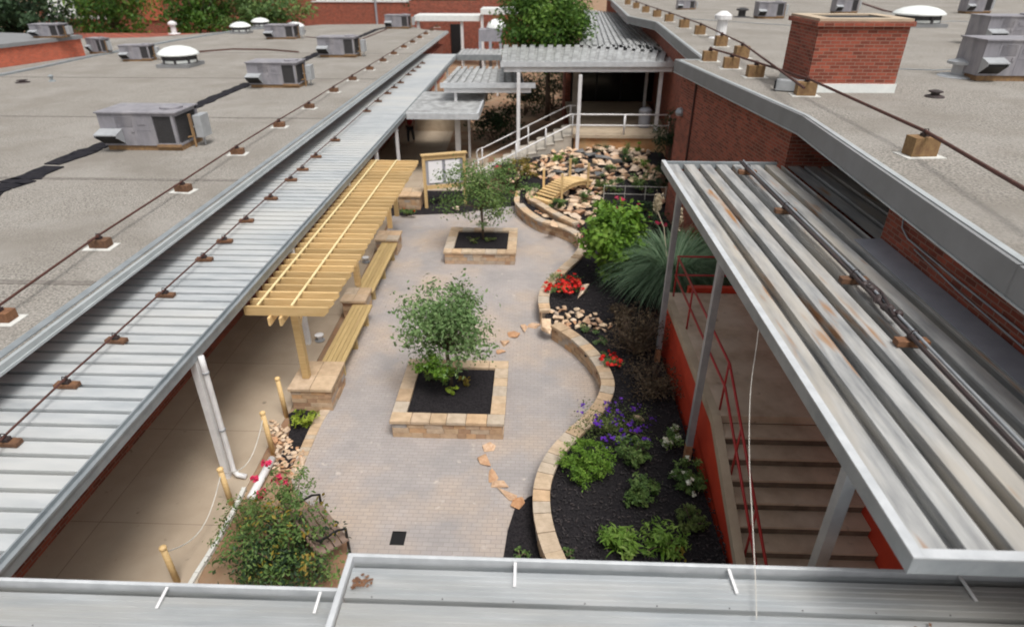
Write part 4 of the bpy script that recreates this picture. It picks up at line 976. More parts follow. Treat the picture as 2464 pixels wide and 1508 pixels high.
scatter(46, [(1200, 425), (1290, 385), (1385, 345), (1385, 372), (1300, 415), (1215, 445)], .25, .5, PB, 'orange sandstone rock heaped along the foot of the back stair', 'rocks along the back stair')
scatter(14, [(1345, 520), (1380, 490), (1440, 480), (1445, 520), (1400, 545)], .3, .6, PB, 'pale sandstone rock between the footbridge and the bright shrub', 'rocks by the bridge foot')
scatter(40, [(1312, 752), (1345, 740), (1400, 745), (1450, 760), (1478, 782), (1465, 800), (1400, 790), (1345, 790)], .15, .32, PB, 'cream rock in the dry stream crossing the bed between the two curved walls', 'rocks of the dry stream', mind=.6)
scatter(70, [(655, 1010), (690, 1035), (700, 1070), (735, 1085), (722, 1130), (690, 1150), (655, 1120), (668, 1080), (650, 1050)], .10, .24, lambda x, y: P(x, y, .03), 'orange tan rock piled in the drainage bed at the patio left edge', 'rocks of the drainage bed', mind=.55)
rock('boulder', PB(1402, 706), .62, 'flat tan boulder beside the red flowers', 'rock', None, flat=.9)
rock('boulder', PB(1585, 492), .6, 'pale round boulder at the foot of the high canopy post', 'rock', None)
rock('boulder', P(1335, 545, .5), .5, 'pale tan boulder set on the curved wall end near the planter', 'rock', None)
rock('boulder', P(1316, 788, .3), .62, 'upright pale slab leaning at the gap between the curved walls', 'rock', None, flat=.8)
rock('boulder', P(1100, 502, .08), .5, 'flat tan stone in the mulch under the notice board', 'rock', None, flat=.4)
rock('boulder', PB(1537, 1008), .3, 'small pinkish stone among the purple flowers', 'rock', None)
fl = [((1207, 846), 'orange flagstone at the back right corner of the near planter'), ((1213, 826), 'pale flagstone just behind the near planter corner'), ((1236, 806), 'orange flagstone in the middle of the rear divider line'), ((1262, 793), 'cream flagstone in the rear divider line'), ((1285, 786), 'cream flagstone next to the dry stream'),
      ((1174, 1078), 'orange flagstone touching the front of the near planter'), ((1170, 1110), 'tan wedge flagstone second from the near planter'), ((1184, 1146), 'pale squarish flagstone in the front divider line'), ((1204, 1168), 'red-brown flagstone in the front divider line'), ((1218, 1190), 'brown flagstone near the mulch wedge'), ((1244, 1214), 'long pale flagstone at the tip of the mulch wedge')]
for (x, y), lab in fl: rock('flagstone', P(x, y, .035), rng.uniform(.38, .5), lab, 'flagstone', None, 'slab', .45)
for k, (x, y) in enumerate(((1398, 372), (1420, 380), (1450, 388), (1475, 396), (1400, 420), (1440, 428), (1340, 425))):
    rock('slate_slab', PB(x, y) + Vector((0, 0, .12)), .8, 'dark grey slate slab at the head of the rockery pond', 'rock', 'slate slabs of the pond', 'slate', .5, yaw=-.3)
c_ = PB(1425, 410); mb = MB(); mb.prism([(c_.x + 1.3 * cos(a) * (1 + .15 * sin(3 * a)), c_.y + .9 * sin(a)) for a in [k * pi / 10 for k in range(20)]], .55, c_.z + .05); struct('pond', mb, 'water')

# ================================================================== FOOTBRIDGE
bz = .85; A = P(1312, 470, bz - .1); B = P(1393, 436, bz)
t = thing('footbridge', 'small arched yellow timber footbridge over the rockery', 'footbridge', A)
dd = (B - A).normalized(); nn = Vector((-dd.y, dd.x, 0)).normalized(); L = (B - A).length + .3; wd = .82
mb = MB()
NB = 15
for k in range(NB):
    s = k / (NB - 1); p = A + dd * (L * s) + Vector((0, 0, .22 * sin(pi * s) - .0)); mb.beam(p - nn * wd / 2, p + nn * wd / 2, L / NB * .9, .035)
mb.build('deck_boards', 'wood', t)
for sgn in (-1, 1):
    mb = MB()
    for k in range(10):
        s = k / 10; s2 = (k + 1) / 10
        mb.beam(A + dd * (L * s) + nn * sgn * (wd / 2 - .06) + Vector((0, 0, .22 * sin(pi * s) - .09)), A + dd * (L * s2) + nn * sgn * (wd / 2 - .06) + Vector((0, 0, .22 * sin(pi * s2) - .09)), .05, .12)
    mb.build('stringer', 'wood', t)
    for s in (.18, .86):
        p = A + dd * (L * s) + nn * sgn * (wd / 2 + .04); mb = MB(); mb.box((p.x, p.y, p.z + .32), (.085, .085, .95)); mb.build('post', 'wood', t)
for k in range(2):
    mb = MB(); p = A - dd * (.16 + .2 * k) + Vector((0, 0, -.13 - .12 * k)); mb.beam(p - nn * wd / 2, p + nn * wd / 2, .24, .1); mb.build('step', 'wood', t)
# thin white fence in the rockery
t = thing('low_wire_fence', 'low thin white rail fence in front of the rockery plants', 'fence', PB(1510, 470))
za = 1.2; a = PB(1452, 478); b = PB(1600, 482)
for dz, nm in ((.5, 'rail'), (.2, 'rail')):
    mb = MB(); mb.tube([a + Vector((0, 0, dz)), b + Vector((0, 0, dz))], .012, n=6); mb.build(nm, 'rope', t)
for f in (0, .34, .67, 1):
    p = a.lerp(b, f); mb = MB(); mb.tube([p, p + Vector((0, 0, .53))], .014, n=6); mb.build('post', 'rope', t)

# ================================================================== BACK STAIR AND LANDING
SYb = 29.0; SX0, SX1b, ZLd = -2.2, P(1376, 322, 1.4).x, 1.4
t = thing('back_staircase', 'pale concrete stair with white pipe rails climbing right to the back landing', 'staircase', (0, SYb, 0))
nst = 10
YF = 26.5
def sy(x): return YF + (SYb - YF) * max(0, min(1.0, (x - SX0) / (SX1b - SX0)))
for k in range(nst):
    x0 = SX0 + (SX1b - SX0) * k / nst; x1 = x0 + (SX1b - SX0) / nst - .002; z1 = ZLd * (k + 1) / nst - .004 * (k == nst - 1); mb = MB()
    mb.prism([(x0, sy(x0)), (x1, sy(x1)), (x1, sy(x1) + 2.2), (x0, sy(x0) + 2.2)], max(0, z1 - .45), z1 - .041); mb.prism([(x0 - .04, sy(x0) - .04), (x1, sy(x1) - .04), (x1, sy(x1) + 2.22), (x0 - .04, sy(x0) + 2.22)], z1 - .04, z1); mb.build('step', 'conc_grey', t)
mb = MB(); mb.hexa([(SX0 - .1, YF - .02, 0), (SX1b, SYb - .02, 0), (SX1b, SYb + .1, 0), (SX0 - .1, YF + .1, 0), (SX0 - .1, YF - .02, .01), (SX1b, SYb - .02, ZLd - .32), (SX1b, SYb + .1, ZLd - .32), (SX0 - .1, YF + .1, .01)]); mb.build('stringer', 'conc_grey', t)
mb = MB(); mb.bb(SX1b, 6.3, SYb + .0, 37, ZLd - .14, ZLd); mb.build('landing', 'curb', t)
mb = MB(); mb.bb(SX1b + .1, 6.3, SYb + .12, SYb + .5, 0, ZLd - .142)
for x in (SX1b + 1.6, SX1b + 3.0): mb.bb(x, x + .08, SYb + .1, SYb + .12, .2, ZLd - .15)
mb.build('front_wall', 'tanstone', t)
for yo, fr in ((.06, True), (2.1, False)):
    for zo in (.9, .42):
        pts = [(SX0 - .35, YF + yo, zo - .08), (SX0 - .1, YF + yo, zo + .0), (SX1b - .1, SYb + yo, ZLd + zo)] + ([(6.2, SYb + yo, ZLd + zo)] if fr else [(SX1b + .25, SYb + yo, ZLd + zo)])
        mb = MB(); mb.tube(pts, .034 if fr else .026, n=8); mb.build('handrail', 'white', t, smooth=True)
    mb = MB(); mb.tube([(SX0 - .35, YF + yo, .82), (SX0 - .45, YF + yo, .7), (SX0 - .45, YF + yo, .46), (SX0 - .35, YF + yo, .34)], .03, n=8); mb.build('rail_end', 'white', t, smooth=True)
    for x in ([SX0 - .2, SX0 + 1.4, SX0 + 2.7, SX1b, SX1b + 2.35, 6.1] if fr else [SX0 - .2, SX0 + 1.9, SX1b]):
        f = max(0, min(1, (x - SX0) / (SX1b - SX0))); mb = MB(); mb.tube([(x, sy(x) + yo, f * ZLd - .02), (x, sy(x) + yo, f * ZLd + .9)], .03 if x < SX1b + 2 else .05, n=8); mb.build('rail_post', 'white', t, smooth=True)
p = P(1549, 306, 1.4); t = thing('litter_bin', 'pale grey cylindrical litter bin on the back landing', 'litter bin', p)
mb = MB(); mb.lathe([(.25, .002), (.28, .05), (.29, .75)], p, 18); mb.build('body', 'can', t); mb = MB(); mb.lathe([(.31, .75), (.31, .8), (.2, .9), (.05, .93)], p, 18); mb.build('lid', 'can', t)
# back entrance block
t = thing('entrance_block', 'dark recessed brick entrance behind the back landing', 'building', (4, 37, 0))
mb = MB(); mb.bb(1.7, 9, 37.4, 41, 0, 4.2); mb.build('wall', 'brick', t)
mb = MB(); mb.bb(2.0, 7.6, 37.2, 37.38, ZLd, 4.1); 
mb.build('shade_panel', 'recess_shade', t)  # black panel added where the recess lies in the canopy's shade
mb = MB()
for x in (2.0, 3.4, 4.8, 6.2): mb.bb(x, x + .08, 37.1, 37.19, ZLd, 4.1)
mb.build('frame', 'black', t)

# ================================================================== NOTICE BOARD, POSTS, BENCH, DRAIN, PERSON
p = P(1027, 500, .06); q = P(1112, 480, .06)
t = thing('notice_board', 'yellow timber notice board with two white sheets standing in mulch', 'notice board', p)
A = Vector((p.x, p.y, 0)); B = A + Vector((1.45, .5, 0)); dd = (B - A).normalized(); nn = Vector((-dd.y, dd.x, 0))
for e in (A, B): mb = MB(); mb.beam(e + Vector((0, 0, .05)), e + Vector((0, 0, 2.05)), .11, .11); mb.build('post', 'wood', t)
for z in (.85, 1.96): mb = MB(); mb.beam(A + dd * .06 + Vector((0, 0, z)), B - dd * .06 + Vector((0, 0, z)), .07, .14); mb.build('rail', 'wood', t)
mb = MB(); mb.beam(A - dd * .1 + Vector((0, 0, 2.08)), B + dd * .1 + Vector((0, 0, 2.08)), .2, .05); mb.build('cap_board', 'wood', t)
mb = MB(); mb.beam(A + dd * .06 + nn * .02 + Vector((0, 0, 1.405)), B - dd * .06 + nn * .02 + Vector((0, 0, 1.405)), .02, .96); mb.build('backing', 'can', t)
for s0, s1 in ((.16, .68), (.80, 1.36)): mb = MB(); mb.beam(A + dd * s0 - nn * .005 + Vector((0, 0, 1.42)), A + dd * s1 - nn * .005 + Vector((0, 0, 1.42)), .02, .82); mb.build('white_sheet', 'board', t)
GB = 'short timber rope posts'
pos = [((690, 1003), 1.0, 'timber rope post touching the nearest stone pillar'), ((658, 1092), 1.02, 'timber rope post beside the orange drainage rocks'), ((558, 1214), .85, 'timber rope post left of the red-flowered shrub'), ((428, 1402), .8, 'timber rope post at the bottom, mostly hidden by the near canopy')]
tops = []
for (x, y), h_, lab in pos:
    p = P(x, y, .0); t = thing('rope_post', lab, 'post', p, GB); mb = MB(); mb.tube([p, p + Vector((-.02, 0, h_ - .06))], .048, .045, 12); mb.build('shaft', 'wood', t, smooth=True)
    mb = MB(); mb.lathe([(.046, 0), (.056, .02), (.052, .05), (.02, .07)], p + Vector((-.02, 0, h_ - .06)), 12); mb.build('knob', 'wood', t); tops.append(p + Vector((-.02, 0, h_ - .12)))
for a, b, lab in ((tops[1], tops[2], 'slack white rope between the two middle timber posts'), (tops[2], tops[3], 'slack white rope running to the bottom timber post')):
    mb = MB(); mb.tube([a.lerp(b, k / 12) - Vector((0, 0, .42 * sin(pi * k / 12))) for k in range(13)], .009, n=6); tag(mb.build('rope', 'rope'), lab, 'rope')
a = P(655, 1103, .1); b = P(603, 1198, .1); mb = MB(); mb.tube([a, a.lerp(b, .5), b], .07, n=10); o = mb.build('drain_pipe', 'white', smooth=True); tag(o, 'short white plastic pipe lying between rocks and red flowers', 'pipe')
pts = resample([P(x, y, .03) for x, y in ((588, 1175), (568, 1220), (530, 1290), (500, 1340), (462, 1400), (430, 1460))], .3)
mb = MB()
for a, b in zip(pts, pts[1:]): mb.beam(a, a.lerp(b, .97), .07, .08)
tag(mb.build('edging_strip', 'pad'), 'pale concrete edging strip along the left walkway', 'edging')
# metal bench bottom left
p = P(790, 1270, .035); t = thing('park_bench', 'slatted wooden park bench with black iron arms facing the patio', 'bench', p)
A = P(768, 1200, .5); B = P(838, 1292, .5); A.z = B.z = 0; dd = (B - A).normalized(); nn = Vector((-dd.y, dd.x, 0)); 
if nn.x > 0: nn = -nn      # towards the back of the bench
for k in range(4): mb = MB(); o_ = nn * (.05 + .12 * k); mb.beam(A + o_ + Vector((0, 0, .44)), B + o_ + Vector((0, 0, .44)), .1, .03); mb.build('seat_slat', 'wgrey', t)
for k in range(4): mb = MB(); o_ = nn * (.50 + .03 * k); mb.beam(A + o_ + Vector((0, 0, .54 + .11 * k)), B + o_ + Vector((0, 0, .54 + .11 * k)), .03, .09); mb.build('back_slat', 'wgrey', t)
for e, s in ((A, 1), (B, -1)):
    e = e + dd * .05 * s; mb = MB(); mb.tube([e + Vector((0, 0, .04)), e + Vector((0, 0, .64)), e + nn * .12 + Vector((0, 0, .7)), e + nn * .42 + Vector((0, 0, .68)), e + nn * .6 + Vector((0, 0, .92))], .022, n=6); mb.tube([e + nn * .58 + Vector((0, 0, .04)), e + nn * .48 + Vector((0, 0, .42)), e + nn * .62 + Vector((0, 0, .98))], .022, n=6); mb.tube([e + Vector((0, 0, .42)), e + nn * .48 + Vector((0, 0, .42))], .02, n=6); mb.build('iron_frame', 'iron', t)
# drain grate
A = P(940, 1308, .036); B = P(970, 1308, .036); C_ = P(975, 1281, .036)
t = thing('drain_grate', 'small dark square drain grate set in the pavers', 'drain', A)
w_ = (B - A).length; hgt = C_.y - A.y
mb = MB(); mb.bb(A.x, A.x + w_, A.y, A.y + hgt, .03, .042); mb.build('pit', 'black', t)
mb = MB()
for k in range(8): mb.bb(A.x + .01 + k * (w_ - .02) / 8, A.x + .01 + k * (w_ - .02) / 8 + .012, A.y + .01, A.y + hgt - .01, .043, .05)
for (x0, x1, y0, y1) in ((A.x - .015, A.x + w_ + .015, A.y - .015, A.y), (A.x - .015, A.x + w_ + .015, A.y + hgt, A.y + hgt + .015), (A.x - .015, A.x, A.y, A.y + hgt), (A.x + w_, A.x + w_ + .015, A.y, A.y + hgt)): mb.bb(x0, x1, y0, y1, .03, .052)
mb.build('bars', 'iron', t)
# person walking under the side canopy
def skinned(name, verts, edges, m_, parent, loc):
    me = bpy.data.meshes.new(name); me.from_pydata([v[:3] for v in verts], edges, []); o = bpy.data.objects.new(name, me); C.objects.link(o); o.parent = parent
    md = o.modifiers.new('skin', 'SKIN'); 
    if not me.skin_vertices: return o
    for i, v in enumerate(verts):
        me.skin_vertices[0].data[i].radius = (v[3], v[3] * (v[4] if len(v) > 4 else 1))
    me.skin_vertices[0].data[0].use_root = True
    s2 = o.modifiers.new('sub', 'SUBSURF'); s2.levels = 1; s2.render_levels = 2; me.materials.append(M[m_]); return o
pp = P(990, 347, .02); t = thing('person', 'person in red top and dark trousers walking under the side canopy', 'person', pp)
V = [(0, 0, .92, .13), (0, 0, 1.12, .115), (0, 0, 1.33, .14), (0, 0, 1.47, .06), (0, .0, 1.56, .085), (0, -.015, 1.66, .08),
     (-.09, 0, .86, .09), (-.11, -.14, .48, .06), (-.1, -.2, .1, .04), (-.1, -.33, .05, .035),
     (.09, 0, .86, .09), (.11, .06, .48, .06), (.1, .28, .12, .04), (.1, .2, .04, .035),
     (-.18, 0, 1.38, .055), (-.24, .08, 1.12, .04), (-.24, .02, .88, .028), (-.24, -.02, .8, .03),
     (.18, 0, 1.38, .055), (.24, -.06, 1.12, .04), (.23, -.18, .92, .028), (.23, -.23, .85, .03)]
Ed = [(0, 1), (1, 2), (2, 3), (3, 4), (4, 5), (0, 6), (6, 7), (7, 8), (8, 9), (0, 10), (10, 11), (11, 12), (12, 13), (2, 14), (14, 15), (15, 16), (16, 17), (2, 18), (18, 19), (19, 20), (20, 21)]
for hnd, sx in ((17, -1), (21, 1)):
    hx, hy, hz2 = V[hnd][:3]
    for k in range(5):
        i = len(V); off = (k - 1.5) * .018; L_ = (.07, .08, .075, .06, .05)[k]
        if k == 4: V += [(hx - sx * .03, hy - .03, hz2 - .01, .010), (hx - sx * .035, hy - .05, hz2 - .04, .009)]
        else: V += [(hx, hy + off, hz2 - .04, .010), (hx - sx * .012, hy + off, hz2 - .04 - L_, .008)]
        Ed += [(hnd, i), (i, i + 1)]
skinned('body', V, Ed, 'skin', t, pp)
k_ = 1.18
skinned('shirt', [(0, 0, .95, .15), (0, 0, 1.12, .135), (0, 0, 1.34, .155), (0, 0, 1.43, .09), (-.18, 0, 1.385, .07), (-.225, .06, 1.2, .055), (.18, 0, 1.385, .07), (.225, -.05, 1.2, .055)], [(0, 1), (1, 2), (2, 3), (2, 4), (4, 5), (2, 6), (6, 7)], 'shirt', t, pp)
skinned('trousers', [(0, 0, .93, .15), (-.09, 0, .85, .105), (-.11, -.14, .48, .078), (-.1, -.195, .14, .062), (.09, 0, .85, .105), (.11, .06, .48, .078), (.1, .265, .16, .062)], [(0, 1), (1, 2), (2, 3), (0, 4), (4, 5), (5, 6)], 'jeans', t, pp)
mb = MB(); mb.lathe([(.02, .1), (.07, .085), (.095, .03), (.095, -.03), (.08, -.07)], pp + Vector((0, .02, 1.66)), 12); mb.build('hair', 'hair', t, smooth=True)

# ================================================================== PLANTS IN THE BED
def plant(label, px, py, wpx, hgt, n, size, m_, name='shrub', cat='shrub', **kw):
    p = PB(px, py); r = 1.12 * wpx / 2 / F * (Vector(p) - Vector((0, 0, H))).dot(_m @ Vector((0, 0, -1)))
    return shrub(name, label, cat, p, r, hgt, n, size, m_, **kw)
plant('big bright green leafy shrub in the middle of the bed', 1468, 668, 128, 2.15, 4200, .15, 'g_bright', clumps=70, aspect=.7)
plant('round bright green mound against the near curved wall', 1412, 1135, 108, .52, 5200, .045, 'g_bright', sig=.09, shell=.88, clumps=130)
plant('feathery bright green shrub right of the round mound', 1522, 1108, 74, .48, 1900, .055, 'g_mid', sig=.1, shell=.88, clumps=60)
plant('white-flowered low shrub beside the rusty post foot', 1610, 1068, 60, .38, 900, .05, 'g_mid', flower='f_white', fn=26, fs=.07)
plant('solitary round green shrub in the middle of the black mulch', 1542, 1200, 72, .42, 1700, .055, 'g_mid', sig=.1, shell=.88, clumps=60)
plant('dark green shrub with a few white blooms by the red wall', 1650, 1165, 76, .42, 1700, .055, 'g_mid', sig=.1, shell=.88, clumps=60, flower='f_white', fn=20, fs=.08)
plant('small olive shrub nearest the foot of the red stair', 1662, 1268, 62, .34, 1200, .05, 'g_olive', sig=.1, shell=.88, clumps=50)
plant('dark bronze shrub with arching twigs between the two posts', 1530, 850, 130, 1.15, 3000, .055, 'g_brown', clumps=120, stems=20)
plant('low dark bronze shrub at the foot of the rear post', 1565, 945, 125, .62, 2100, .055, 'g_brown', clumps=80, stems=14)
plant('bronze-green shrub behind the dry stream rocks', 1500, 780, 60, .55, 800, .06, 'g_brown')
plant('patch of red flowers in the bend of the rear curved wall', 1358, 700, 84, .36, 900, .05, 'g_mid', name='flower_patch', cat='flowers', flower='f_red', fn=480, fs=.08)
plant('small red flower clump against the near curved wall', 1472, 878, 52, .28, 300, .05, 'g_mid', name='flower_patch', cat='flowers', flower='f_red', fn=130, fs=.07)
plant('wide sprawling purple-flowered plant spilling toward the curved wall', 1478, 1035, 150, .36, 2200, .045, 'g_olive', name='flower_patch', cat='flowers', flower='f_purple', fn=340, fs=.055)
plant('small grey-green tuft near the dry stream', 1412, 800, 44, .16, 300, .05, 'g_tree', name='tuft', cat='plant')
plant('tiny grey-green tuft right of the dry stream', 1440, 822, 34, .14, 200, .05, 'g_tree', name='tuft', cat='plant')
plant('dark broadleaf shrub against the right brick corner', 1612, 388, 70, 1.9, 1600, .11, 'g_dark')
plant('dark shrub climbing beside the high canopy at the rockery edge', 1588, 452, 44, 1.1, 800, .09, 'g_dark')
plant('green shrub in the rockery just behind the fence, left one', 1478, 462, 44, .7, 500, .09, 'g_mid')
plant('green shrub in the rockery just behind the fence, right one', 1545, 462, 60, .75, 650, .09, 'g_mid')
plant('upright green tuft at the top of the rockery', 1504, 384, 36, .75, 420, .08, 'g_mid', name='tuft', cat='plant')
plant('low green plant under the back landing wall', 1450, 364, 50, .3, 260, .08, 'g_dark', name='tuft', cat='plant')
plant('dark green plant at the left end of the footbridge', 1285, 462, 52, .4, 400, .08, 'g_mid', name='tuft', cat='plant')
plant('dark green plant in the mulch pocket below the bridge', 1348, 500, 46, .45, 420, .08, 'g_mid', name='tuft', cat='plant')
plant('orange and green leafy shrub left of the rockery', 1262, 425, 60, .9, 900, .08, 'g_autumn')
plant('green shrub with a magenta bloom beside the far tree', 1222, 435, 60, .95, 900, .08, 'g_mid', flower='f_pink', fn=8, fs=.12)
plant('pink-flowered shrub at the left of the bright green shrub', 1412, 590, 50, .7, 500, .07, 'g_brown', flower='f_pink', fn=26, fs=.08)
plant('pink-flowered shrub behind the bright green shrub', 1490, 535, 90, .7, 600, .07, 'g_dark', flower='f_pink', fn=36, fs=.09)
plant('dark leafy shrub with pink blooms right of the bright green shrub', 1560, 555, 90, .8, 900, .08, 'g_dark', flower='f_pink', fn=20, fs=.1)
plant('reddish bronze shrub behind the bright green shrub', 1500, 560, 80, .6, 700, .07, 'g_brown')
plant('dark green mound in the mulch between fence and pampas grass', 1560, 510, 60, .4, 500, .08, 'g_dark')
plant('mid green tuft left of the bright green shrub top', 1420, 545, 40, .4, 300, .07, 'g_olive', name='tuft', cat='plant')
plant('bushy green mass behind the red landing rail', 1690, 640, 110, 1.1, 1500, .1, 'g_mid')
plant('low green sprig at the foot of the curved wall cap', 1365, 1340, 30, .14, 120, .05, 'g_mid', name='tuft', cat='plant')
def blade_plant(name, label, cat, p, n, length, spread, wid, m_, droop=1.0, upright=.5, plumes=()):
    t = thing(name, label, cat, p); mb = MB(); blades(mb, p, n, length, spread, wid, droop, upright=upright); mb.build('blades', m_, t)
    for (x, y, Y) in plumes:
        c = PY(x, y, Y); mb = MB(); leaves(mb, c, 900, .06, .2, .5, rad=(.11, .11, .30), clumps=90, shell=.5); mb.build('plume', 'plume', t)
        mb = MB(); mb.tube([p, Vector(p).lerp(c, .6) + Vector((0, 0, .3)), c + Vector((0, 0, -.2))], .012, .008, 5); mb.build('plume_stalk', 'plume', t)
    return t
pg = PB(1612, 700)
blade_plant('pampas_grass', 'huge arching clump of blue-green pampas grass with cream plumes', 'ornamental grass', pg, 3600, 2.15, .4, .022, 'g_grass', 1.0, .75, plumes=((1632, 522, pg.y + .1), (1583, 488, pg.y + 1.4)))
for lab, x, y, wp in (('leafy light green clump at the bottom of the bed, left one', 1490, 1318, 84), ('leafy light green clump at the bottom of the bed, right one', 1592, 1318, 96)):
    o_ = plant(lab, x, y, wp, .34, 420, .12, 'g_lime2', name='leafy_perennial', cat='plant', aspect=.32, up=.9, clumps=30)
    mb = MB(); blades(mb, tuple(o_.location), 26, .36, .1, .035, .8, upright=.4); mb.build('blades', 'g_bright', o_)
plant('rusty orange tuft at the very bottom of the bed', 1625, 1335, 44, .2, 160, .06, 'g_autumn', name='tuft', cat='plant')
blade_plant('strap_leaf_plant', 'dark upright grassy clump in the middle of the rockery', 'plant', PB(1505, 392), 60, .6, .06, .04, 'g_dark', .6, .6)
for lab, x, y, wp, m_ in (('bright green tuft between rocks at the top left of the rockery', 1338, 392, 34, 'g_bright'), ('green tuft between rocks left of the slate slabs', 1376, 402, 28, 'g_mid'),
        ('green tuft between rocks in the middle of the rockery', 1462, 418, 36, 'g_mid'), ('leafy green tuft near the right end of the rockery', 1548, 410, 40, 'g_bright'),
        ('low green tuft among rocks right of the footbridge', 1436, 452, 34, 'g_olive'), ('dark tuft among rocks below the footbridge', 1402, 488, 34, 'g_mid'), ('olive tuft at the far right edge of the rockery', 1578, 420, 38, 'g_olive'), ('small bright tuft under the landing wall centre', 1530, 372, 26, 'g_bright')):
    plant(lab, x, y, wp, .5, 420, .07, m_, name='tuft', cat='plant')
# plants outside the bed
p = P(735, 1022, .05); shrub('shrub', 'small yellow-green plant at the foot of the nearest pillar', 'plant', p, .3, .28, 420, .06, 'g_lime', stems=3)
p = P(978, 520, .05); shrub('shrub', 'small round plant at the foot of the farthest pillar', 'plant', p, .42, .4, 420, .07, 'g_mid', flower='f_red', fn=8, fs=.06)
p = P(1100, 508, .05); 
p = P(1250, 1338, .05); shrub('tuft', 'low green tuft in the mulch wedge at the bottom', 'plant', p, .16, .12, 160, .05, 'g_mid', stems=2)
p = P(1243, 497, .05); t = thing('rope_post', 'single timber stake at the left end of the curved wall', 'post', p); mb = MB(); mb.box((p.x, p.y, .32), (.09, .09, .6)); mb.build('shaft', 'wood', t); mb = MB(); mb.box((p.x, p.y, .635), (.1, .1, .03)); mb.build('cap', 'wood', t)
# big shrub bottom left
p = P(700, 1395, .02); 
cc = PY(668, 1318, p.y + .1)
t = thing('crape_myrtle', 'large loose dark green shrub with red blossoms at bottom left', 'shrub', p)
mb = MB(); cs = leaves(mb, cc, 4200, .065, .5, .42, rad=(1.0, .8, .66), clumps=80, sig=.11, shell=.6)
lc = PY(690, 1180, p.y + .6); cs += leaves(mb, lc, 900, .06, .5, .45, rad=(.42, .4, .38), clumps=22); mb.build('foliage', 'g_mid', t)
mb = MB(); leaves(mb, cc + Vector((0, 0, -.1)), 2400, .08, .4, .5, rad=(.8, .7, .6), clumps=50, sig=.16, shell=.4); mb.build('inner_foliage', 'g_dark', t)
mb = MB(); leaves(mb, cc + Vector((.1, 0, .2)), 200, .07, .4, .5, rad=(.9, .7, .55), clumps=16, sig=.1, shell=.8); mb.build('reddish_new_leaves', 'g_autumn', t)
mb = MB()
for c in cs[::3]: c = Vector(c); mb.tube([p, p.lerp(c, .5) + Vector((0, 0, .15)), c], .018, .005, 5)
mb.build('stem', 'bark', t)
mb = MB()
for x, y in ((616, 1150), (632, 1192), (680, 1160), (690, 1172), (645, 1115), (626, 1185), (668, 1152)):
    leaves(mb, PY(x, y, p.y + .7), 34, .06, .8, .9, rad=(.08, .08, .06), clumps=5)
mb.build('flowers', 'f_pink', t)
t = thing('low_shrub', 'scraggly olive shrub under the white pipe at bottom left', 'shrub', P(590, 1260, 0)); mb = MB(); leaves(mb, P(590, 1240, .2), 700, .06, .5, .45, rad=(.4, .5, .25), clumps=24); mb.build('foliage', 'g_olive', t)

# ================================================================== BACKGROUND
treeobj('broadleaf_tree', 'big round bright green tree behind the high ribbed canopy', (PY(1318, 230, 38.5).x, 38.5, 0), 3.6, tuple(PY(1308, 38, 38.5)), (2.35, 2.3, 2.5), 22000, .2, 'g_oak', .16, clumps=190, sig=.14, shell=.75, stems=16)
GT = 'trees beyond the left roof'
for lab, x, y, Y, r, hz2, m_, n in (
    ('dark dense tree at the far upper left corner', 30, 30, 52, (4.2, 3, 3.0), 0, 'g_dark', 7000),
    ('bright green bushy tree left of the brick stair tower', 265, 22, 66, (3.9, 3, 2.9), 0, 'g_oak', 5000),
    ('yellow-green tree in front of the long brick wall', 470, 22, 64, (3.0, 3, 2.8), 0, 'g_oak', 4500),
    ('wide dark tree in front of the brick wall, right of the yellow-green one', 620, 20, 66, (5.2, 3, 2.7), 0, 'g_mid', 6500),
    ('dark evergreen between the window strip and the white walkway roof', 1075, 8, 70, (3.8, 3, 2.0), 0, 'g_dark', 5000)):
    c = PY(x, y, Y); treeobj('broadleaf_tree', lab, (c.x, Y, 0), c.z - r[2] * .7, tuple(c), r, n, .36, m_, .2, group=GT, clumps=90, sig=.13, shell=.8)
for lab, x, y, Y, r, m_ in (('dark hedge-like shrub behind the back stair rails', 1190, 300, 33, (1.3, .8, 1.1), 'g_dark'), ('dark shrub under the middle canopy behind the stair', 1262, 235, 40, (1.6, 1, 1.1), 'g_dark'), ('dark shrub cluster under the big round tree', 1330, 215, 42, (1.8, 1, 1.5), 'g_dark')):
    c = PY(x, y, Y); shrub('shrub', lab, 'shrub', Vector((c.x, Y, max(0, c.z - r[2]))), (r[0], r[1]), r[2] * 2, 2200, .16, m_)
# far brick building
t = thing('brick_building', 'long red brick building with a strip of windows beyond the roofs', 'building', (-20, 78, 0))
xa = PY(100, 50, 78).x; xb = PY(1250, 40, 78).x
mb = MB(); mb.bb(xa, xb, 78, 88, 0, 4.6); mb.bb(xa, PY(690, 10, 78).x, 78.01, 87.99, 4.6, 9); mb.bb(PY(1005, 10, 78).x, xb, 78.01, 87.99, 4.6, 9); mb.bb(PY(690, 10, 78).x, PY(1005, 10, 78).x, 78.6, 87.9, 4.6, 9); mb.build('wall', 'brick', t)
for k in range(10):
    x0 = PY(760 + k * 23, 10, 78).x; x1 = PY(760 + k * 23 + 21, 10, 78).x
    mb = MB(); mb.bb(x0, x0 + .12, 78.3, 78.45, 4.62, 6.6); mb.bb(x0 + .12, x1, 78.3, 78.45, 4.62, 4.75); o = mb.build('window', 'white', t)
    mb = MB(); mb.bb(x0 + .12, x1, 78.35, 78.4, 4.75, 6.6); mb.build('pane', 'teal' if k in (2, 7) else 'pane', o)
mb = MB(); mb.bb(PY(750, 10, 78).x, PY(1000, 10, 78).x, 77.9, 78.25, 4.5, 4.61); mb.build('sill', 'white', t)
mb = MB(); x0 = PY(905, 30, 77.9).x; mb.tube([(x0, 77.9, 0), (x0, 77.9, 7)], .12); mb.build('downpipe', 'can', t)
